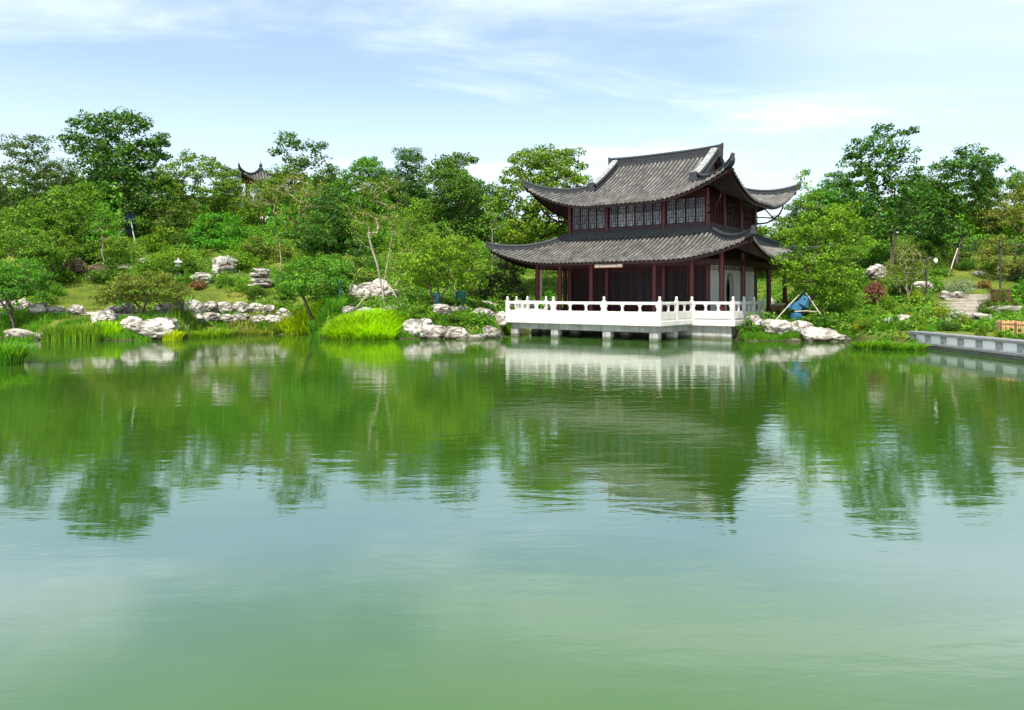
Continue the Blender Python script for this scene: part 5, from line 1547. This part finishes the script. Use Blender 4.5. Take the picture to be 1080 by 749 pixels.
rock(560, 312, 14, 12, 'white rock glimpsed between the left veranda columns', D=66)
shr2 = [(797, 359, 18, 16), (792, 361, 28, 8), (822, 360, 32, 19), (848, 360, 24, 18), (866, 361, 36, 23), (886, 361, 28, 17), (838, 361, 20, 11), (770, 360, 22, 9), (806, 363, 26, 10), (830, 363, 26, 10), (899, 362, 18, 11), (784, 362, 20, 9)]
nm2 = ['rounded upper left', 'flat lower left', 'broad pale', 'middle', 'largest craggy', 'rightmost', 'low wedged', 'small outermost left', 'low waterline left', 'low waterline middle', 'last low', 'flat waterline outer left']
for i, (px, py, w, h) in enumerate(shr2):
    rock(px, py, w, h, f'{nm2[i]} shore rock right of the terrace under the bright tree', group='shore rocks right of the terrace', D=HC * F / (py - HY) + 0.5, deep=0.75)
rock(952, 357, 30, 12, 'flat white rock by the water left of the low white wall', D=42)
rock(927, 300, 22, 16, 'pinkish pale rock on top of the dark red bush', D=52.5, lift=1.3)
rock(976, 310, 24, 14, 'pinkish grey boulder behind the thin dark lamp post')
rock(1000, 316, 14, 10, 'pale rock at the left of the upper stone steps')
rock(1012, 316, 14, 9, 'pale rock under the pale grey-green bush')
rock(1016, 341, 26, 13, 'pinkish boulder at the foot of the stone steps')
rock(1040, 340, 24, 10, 'pale boulder right of the foot of the stone steps')
rock(1070, 334, 44, 12, 'long pale boulder below the red-brown box', deep=0.5)
rock(1034, 290, 12, 5, 'small white rock lying on the right lawn')
rock(1002, 356, 14, 7, 'white rock peeping over the left end of the low white wall', D=40)
rock(815, 312, 10, 14, 'white rock seen between the right veranda columns', D=62)

# ------------------------------------------------------------------ low wall along the water on the right
lw = empty('waterside_wall', (WALL_X, 38.6, 0), 0)
tag(lw, 'low grey stone wall with white panels along the water at the right edge', 'wall')
L = 16.0
mb = MB(); mb.box(-0.02, 0.62, -L, 0.15, -1.2, 0.16, 0.02); mb.build('footing', M['stone_dark'], lw)
mb = MB(); mb.box(-0.08, 0.55, -L, 0.12, 0.163, 0.30, 0.02); mb.build('base_course', M['granite'], lw)
mb = MB(); mb.box(-0.05, 0.60, -L, 0.25, 0.66, 0.80, 0.02); mb.build('coping', M['granite'], lw)
pp_ = None
for i in range(12):
    y = -0.15 - 1.36 * i
    if pp_ is None:
        m1 = MB(); m1.box(-0.03, 0.5, -0.19, 0.19, 0.302, 0.658, 0.01); pp_ = m1.build('wall_post', M['granite'], lw)
        m2 = MB(); m2.box(0.04, 0.40, -1.17, -0.192, 0.302, 0.658); pw_ = m2.build('white_panel', M['plaster'], lw)
        a, b = pp_, pw_
    else:
        a = pp_.copy(); b = pw_.copy(); COL.objects.link(a); COL.objects.link(b)
    a.location = (0, y, 0); b.location = (0, y, 0)

# stone steps
stp = empty('stone_steps', hit(1000, 337), math.radians(-40))
tag(stp, 'flight of pale stone steps climbing the right bank between bushes', 'steps')
x0, y0, z0 = stp.location
for i in range(7):
    y = i * 1.25
    c, s = math.cos(stp.rotation_euler.z), math.sin(stp.rotation_euler.z)
    xw, yw = x0 - s * y, y0 + c * y
    zz = gz(xw, yw) - z0
    mb = MB(); mb.box(-1.25 + 0.1 * (i % 2), 1.2, y - 0.7, y + 0.62, zz - 0.6, zz + 0.16, 0.02)
    mb.build('step', M['paving'], stp)

# slatted bamboo planters behind the wall
for i, (px, w, lab) in enumerate([(1062, 0.62, 'orange bamboo slat planter behind the low wall, left of two'), (1079, 0.72, 'orange bamboo slat planter at the right edge, right of two')]):
    D = 36.0 - i * 0.4; X = wx(px, D)
    o = empty('bamboo_planter', (X, D, gz(X, D)), math.radians(-12))
    tag(o, lab, 'planter', 'bamboo planters')
    mb = MB(); n = 9
    for k in range(n):
        x = -w / 2 + w * k / (n - 1)
        for y in (-0.3, 0.3): mb.tube([(x, y, -0.05), (x, y, 0.78 + 0.03 * math.sin(k * 2.3))], 0.038, 7)
    for k in range(1, 7):
        y = -0.3 + 0.6 * k / 7
        for x in (-w / 2, w / 2): mb.tube([(x, y, -0.05), (x, y, 0.78)], 0.038, 7)
    mb.build('slat_wall', M['bamboo'], o)
    mb = MB()
    for z in (0.2, 0.62):
        mb.box(-w / 2 - 0.05, w / 2 + 0.05, -0.36, -0.335, z, z + 0.05); mb.box(-w / 2 - 0.05, w / 2 + 0.05, 0.335, 0.36, z, z + 0.05)
    mb.build('band', M['gatewood'], o)
    mb = MB(); mb.box(-w / 2 + 0.04, w / 2 - 0.04, -0.25, 0.25, 0.1, 0.68); mb.build('soil', M['stone_dark'], o)

# red-brown box and lamp post behind it
X, Y, Z = hit(1055, 323)
bo = empty('metal_bin', (X, Y, Z), math.radians(28))
tag(bo, 'red-brown square metal box standing at the top of the right bank', 'bin')
mb = MB(); mb.box(-0.42, 0.42, -0.42, 0.42, 0.0, 1.05, 0.015); mb.build('body', M['rustbox'], bo)
mb = MB(); mb.box(-0.46, 0.46, -0.46, 0.46, 1.052, 1.13, 0.01); mb.build('lid', M['rustbox'], bo)
def lamp_post(px, py, h, lab, arm=0.0, pale=False):
    X, Y, Z = hit(px, py); k = Y / F; H = h * k
    o = empty('lamp_post', (X, Y, Z)); tag(o, lab, 'lamp post')
    mb = MB(); mb.lathe(0, 0, [(0.11, 0), (0.11, 0.25), (0.065, 0.32), (0.055, H)], 10); mb.build('pole', M['blackmetal'], o)
    if arm:
        m2 = MB(); m2.tube([(0, 0, H - 0.12), (arm * 0.5, 0, H + 0.05), (arm, 0, H - 0.02)], 0.03, 6); m2.build('arm', M['blackmetal'], o)
    m3 = MB(); m3.lathe(arm, 0, [(0.04, H - 0.36 if arm else H), (0.11, H - 0.31 if arm else H + 0.06), (0.13, H - 0.2 if arm else H + 0.2), (0.08, H - 0.08 if arm else H + 0.36), (0.04, H - 0.03 if arm else H + 0.46)], 12)
    m3.build('lamp_shade', M['globe'] if pale else M['blackmetal'], o, smooth=True)
lamp_post(977, 322, 50, 'thin black lamp post with white shade left of the stone steps', arm=0.62, pale=True)
lamp_post(1055, 316, 54, 'thin black lamp post standing behind the red-brown box')
def bollard(px, py, h, lab):
    X, Y, Z = hit(px, py); H = h * Y / F
    o = empty('bollard_light', (X, Y, Z)); tag(o, lab, 'bollard')
    mb = MB(); mb.box(-0.09, 0.09, -0.09, 0.09, -0.05, H, 0.01); mb.build('post', M['blackmetal'], o)
    mb = MB(); mb.box(-0.12, 0.12, -0.12, 0.12, H + 0.002, H + 0.06, 0.01); mb.build('cap', M['blackmetal'], o)
bollard(192, 334, 16, 'dark square bollard light by the left path among white rocks')
# stone lantern
X, Y, Z = hit(188, 290)
sln = empty('stone_lantern', (X, Y, Z)); tag(sln, 'small white stone lantern on the left slope beside the clipped bush', 'lantern')
mb = MB(); mb.lathe(0, 0, [(0.28, -0.1), (0.26, 0.12), (0.12, 0.16), (0.11, 0.62), (0.26, 0.70), (0.26, 0.76)], 8); mb.build('pedestal', M['whitestone'], sln)
mb = MB(); mb.box(-0.16, 0.16, -0.16, 0.16, 0.763, 1.02); mb.build('light_box', M['whitestone'], sln)
mb = MB(); mb.lathe(0, 0, [(0.38, 1.023), (0.34, 1.08), (0.12, 1.22), (0.05, 1.3), (0.07, 1.36), (0.02, 1.42)], 8); mb.build('cap', M['whitestone'], sln)

# support poles leaned against the trees
def pole(p0, p1, lab, mat='pole', r=0.035, cat='pole', name='support_pole'):
    a = Vector(p0); b = Vector(p1)
    o = empty(name, a); 
    mb = MB(); mb.tube([Vector((0, 0, -0.1)), (b - a) * 0.5, b - a], [r, r * 0.95, r * 0.85], 8)
    bpy.data.objects.remove(o)
    o = mb.build(name, M[mat], None, loc=a); tag(o, lab, cat)
def ppole(px0, py0, px1, py1, D0, D1, lab, **k):
    pole((wx(px0, D0), D0, wz(py0, D0)), (wx(px1, D1), D1, wz(py1, D1)), lab, **k)
ppole(817, 337, 847, 307, 44.8, 45.8, 'pale support pole slanting up to the right over the blue trunk wrap')
ppole(872, 341, 850, 309, 44.8, 45.6, 'pale support pole slanting up to the left right of the blue trunk wrap')
ppole(838, 327, 862, 329, 45.0, 45.2, 'short pale crossbar lashed beside the blue trunk wrap')
ppole(366, 335, 394, 304, 48.6, 49.3, 'pale support pole slanting right toward the twin trunks')
ppole(430, 334, 410, 300, 48.6, 49.3, 'pale support pole slanting left toward the twin trunks')
ppole(416, 300, 428, 288, 49.0, 49.6, 'short pale pole tied high right of the twin trunks')
ppole(146, 276, 138, 232, 68.5, 69.6, 'long pale support pole right of the navy-wrapped trunk', r=0.06)
ppole(125, 247, 138, 234, 69, 69.6, 'short pale support pole left of the navy-wrapped trunk', r=0.06)
ppole(359, 322, 358, 295, 49.8, 49.8, 'upright pale teal stake right of the wide dark-skirted tree', mat='tealwrap', r=0.06)
ppole(481, 323, 479, 293, 52, 52, 'upright pale stake behind the round bright tree', r=0.05)
ppole(1053, 288, 1053, 268, 60, 60, 'pale upright stake on the right lawn behind the lamp post', r=0.07)
ppole(1000, 292, 1010, 262, 60, 61, 'thin pale stake leaning on the windswept tree', r=0.05)
X, Y, Z = hit(486, 323)
wb = MB(); wb.lathe(0, 0, [(0.30, 0), (0.36, 0.3), (0.33, 0.62), (0.38, 0.95), (0.30, 1.0)], 10)
o = wb.build('wrapped_bale', M['tealwrap'], None, loc=(X, Y, Z)); tag(o, 'teal wrapped bundle standing beside the pale stake behind the bright tree', 'bundle')

# ------------------------------------------------------------------ smaller plants that fill the banks
def scatter(n, px0, px1, d0, d1, mats, label, group, wr=(14, 30), seed=0, avoid=True):
    r = random.Random(seed); k = 0; tries = 0
    while k < n and tries < n * 40:
        tries += 1
        px = r.uniform(px0, px1); Y = float(shore(px)) + r.uniform(d0, d1); X = wx(px, Y)
        gp, gy = ground_px(X, Y)
        if bool(building_clear(np.array([X]), np.array([Y]))[0]) or (avoid and bool(lawn_mask(np.array([gp]), np.array([gy]))[0])): continue
        if px > 972 and X < WALL_X + 1.2: continue
        w = r.uniform(*wr)
        shrub(px, gy, w, w * r.uniform(0.4, 0.75), r.choice(mats), label, group=group, D=Y); k += 1
scatter(30, -20, 330, 11, 30, ['mid', 'dark', 'mid', 'bright'], 'low leafy green bush among the undergrowth of the left hillside', 'undergrowth bushes of the left hillside', seed=2)
scatter(16, 420, 536, 1.0, 14, ['mid', 'dark', 'bright', 'bright'], 'low leafy bush between the shore rocks and the trees left of the terrace', 'low bushes left of the terrace', wr=(12, 24), seed=3)
scatter(14, 782, 905, 0.9, 6, ['mid', 'dark', 'bright'], 'low leafy bush behind the shore rocks under the bright tree right of the terrace', 'low bushes under the bright tree', wr=(12, 24), seed=4)
scatter(26, 900, 1090, 0.6, 9, ['mid', 'bright', 'dark', 'bright', 'yellow'], 'low leafy bush in the mixed planting between the right bank and the steps', 'mixed low planting of the right bank', wr=(12, 26), seed=5)
scatter(22, 880, 1100, 12, 30, ['mid', 'dark', 'mid'], 'green bush among the trees at the top of the right bank', 'bushes under the right-hand trees', wr=(18, 36), seed=6)

scatter(30, -30, 400, 12, 32, ['mid', 'bright', 'dark', 'mid'], 'rounded tall green bush filling the left hillside between the trees', 'tall bushes of the left hillside', wr=(30, 52), seed=12)
def bank_grass():
    r = np.random.default_rng(21)
    n = 90000
    px = np.concatenate([r.uniform(-80, 545, n // 2), r.uniform(770, 985, n // 2)]); d = r.uniform(0, 1, n) ** 1.3 * 3.2 + 0.05
    Y = shore(px) + d; X = (px - 540) / F * Y
    cl = np.sin(X * 2.1 + np.sin(Y * 1.7) * 2) + np.sin(X * 0.8 + 1)
    ok = (cl > -0.7) & ~building_clear(X, Y) & ~((px > 972) & (X < WALL_X + 0.8))
    X, Y, cl = X[ok], Y[ok], cl[ok]; m = len(X)
    b0 = np.stack([X, Y, g(X, Y) - 0.02], 1)
    a = r.uniform(0, 6.28, m); s = np.stack([np.cos(a), np.sin(a), 0 * a], 1) * 0.02
    h = r.uniform(0.12, 0.34, m) * (1 + 0.3 * cl)
    ln = r.normal(size=(m, 2)) * 0.10
    mid_ = b0 + np.stack([ln[:, 0] * 0.35, ln[:, 1] * 0.35, h * 0.6], 1)
    tip = b0 + np.stack([ln[:, 0], ln[:, 1], h], 1)
    V = np.stack([b0 - s, b0 + s, mid_ + s * 0.7, mid_ - s * 0.7, tip + s * 0.15, tip - s * 0.15], 1).reshape(-1, 3)
    q = np.arange(m)[:, None, None] * 6
    Fq = q + np.array([[0, 1, 2, 3], [3, 2, 4, 5]])[None]
    o = mesh_np('bank_grass', V, Fq.reshape(-1, 4), M['reed']); tag(o, kind='stuff')
bank_grass()
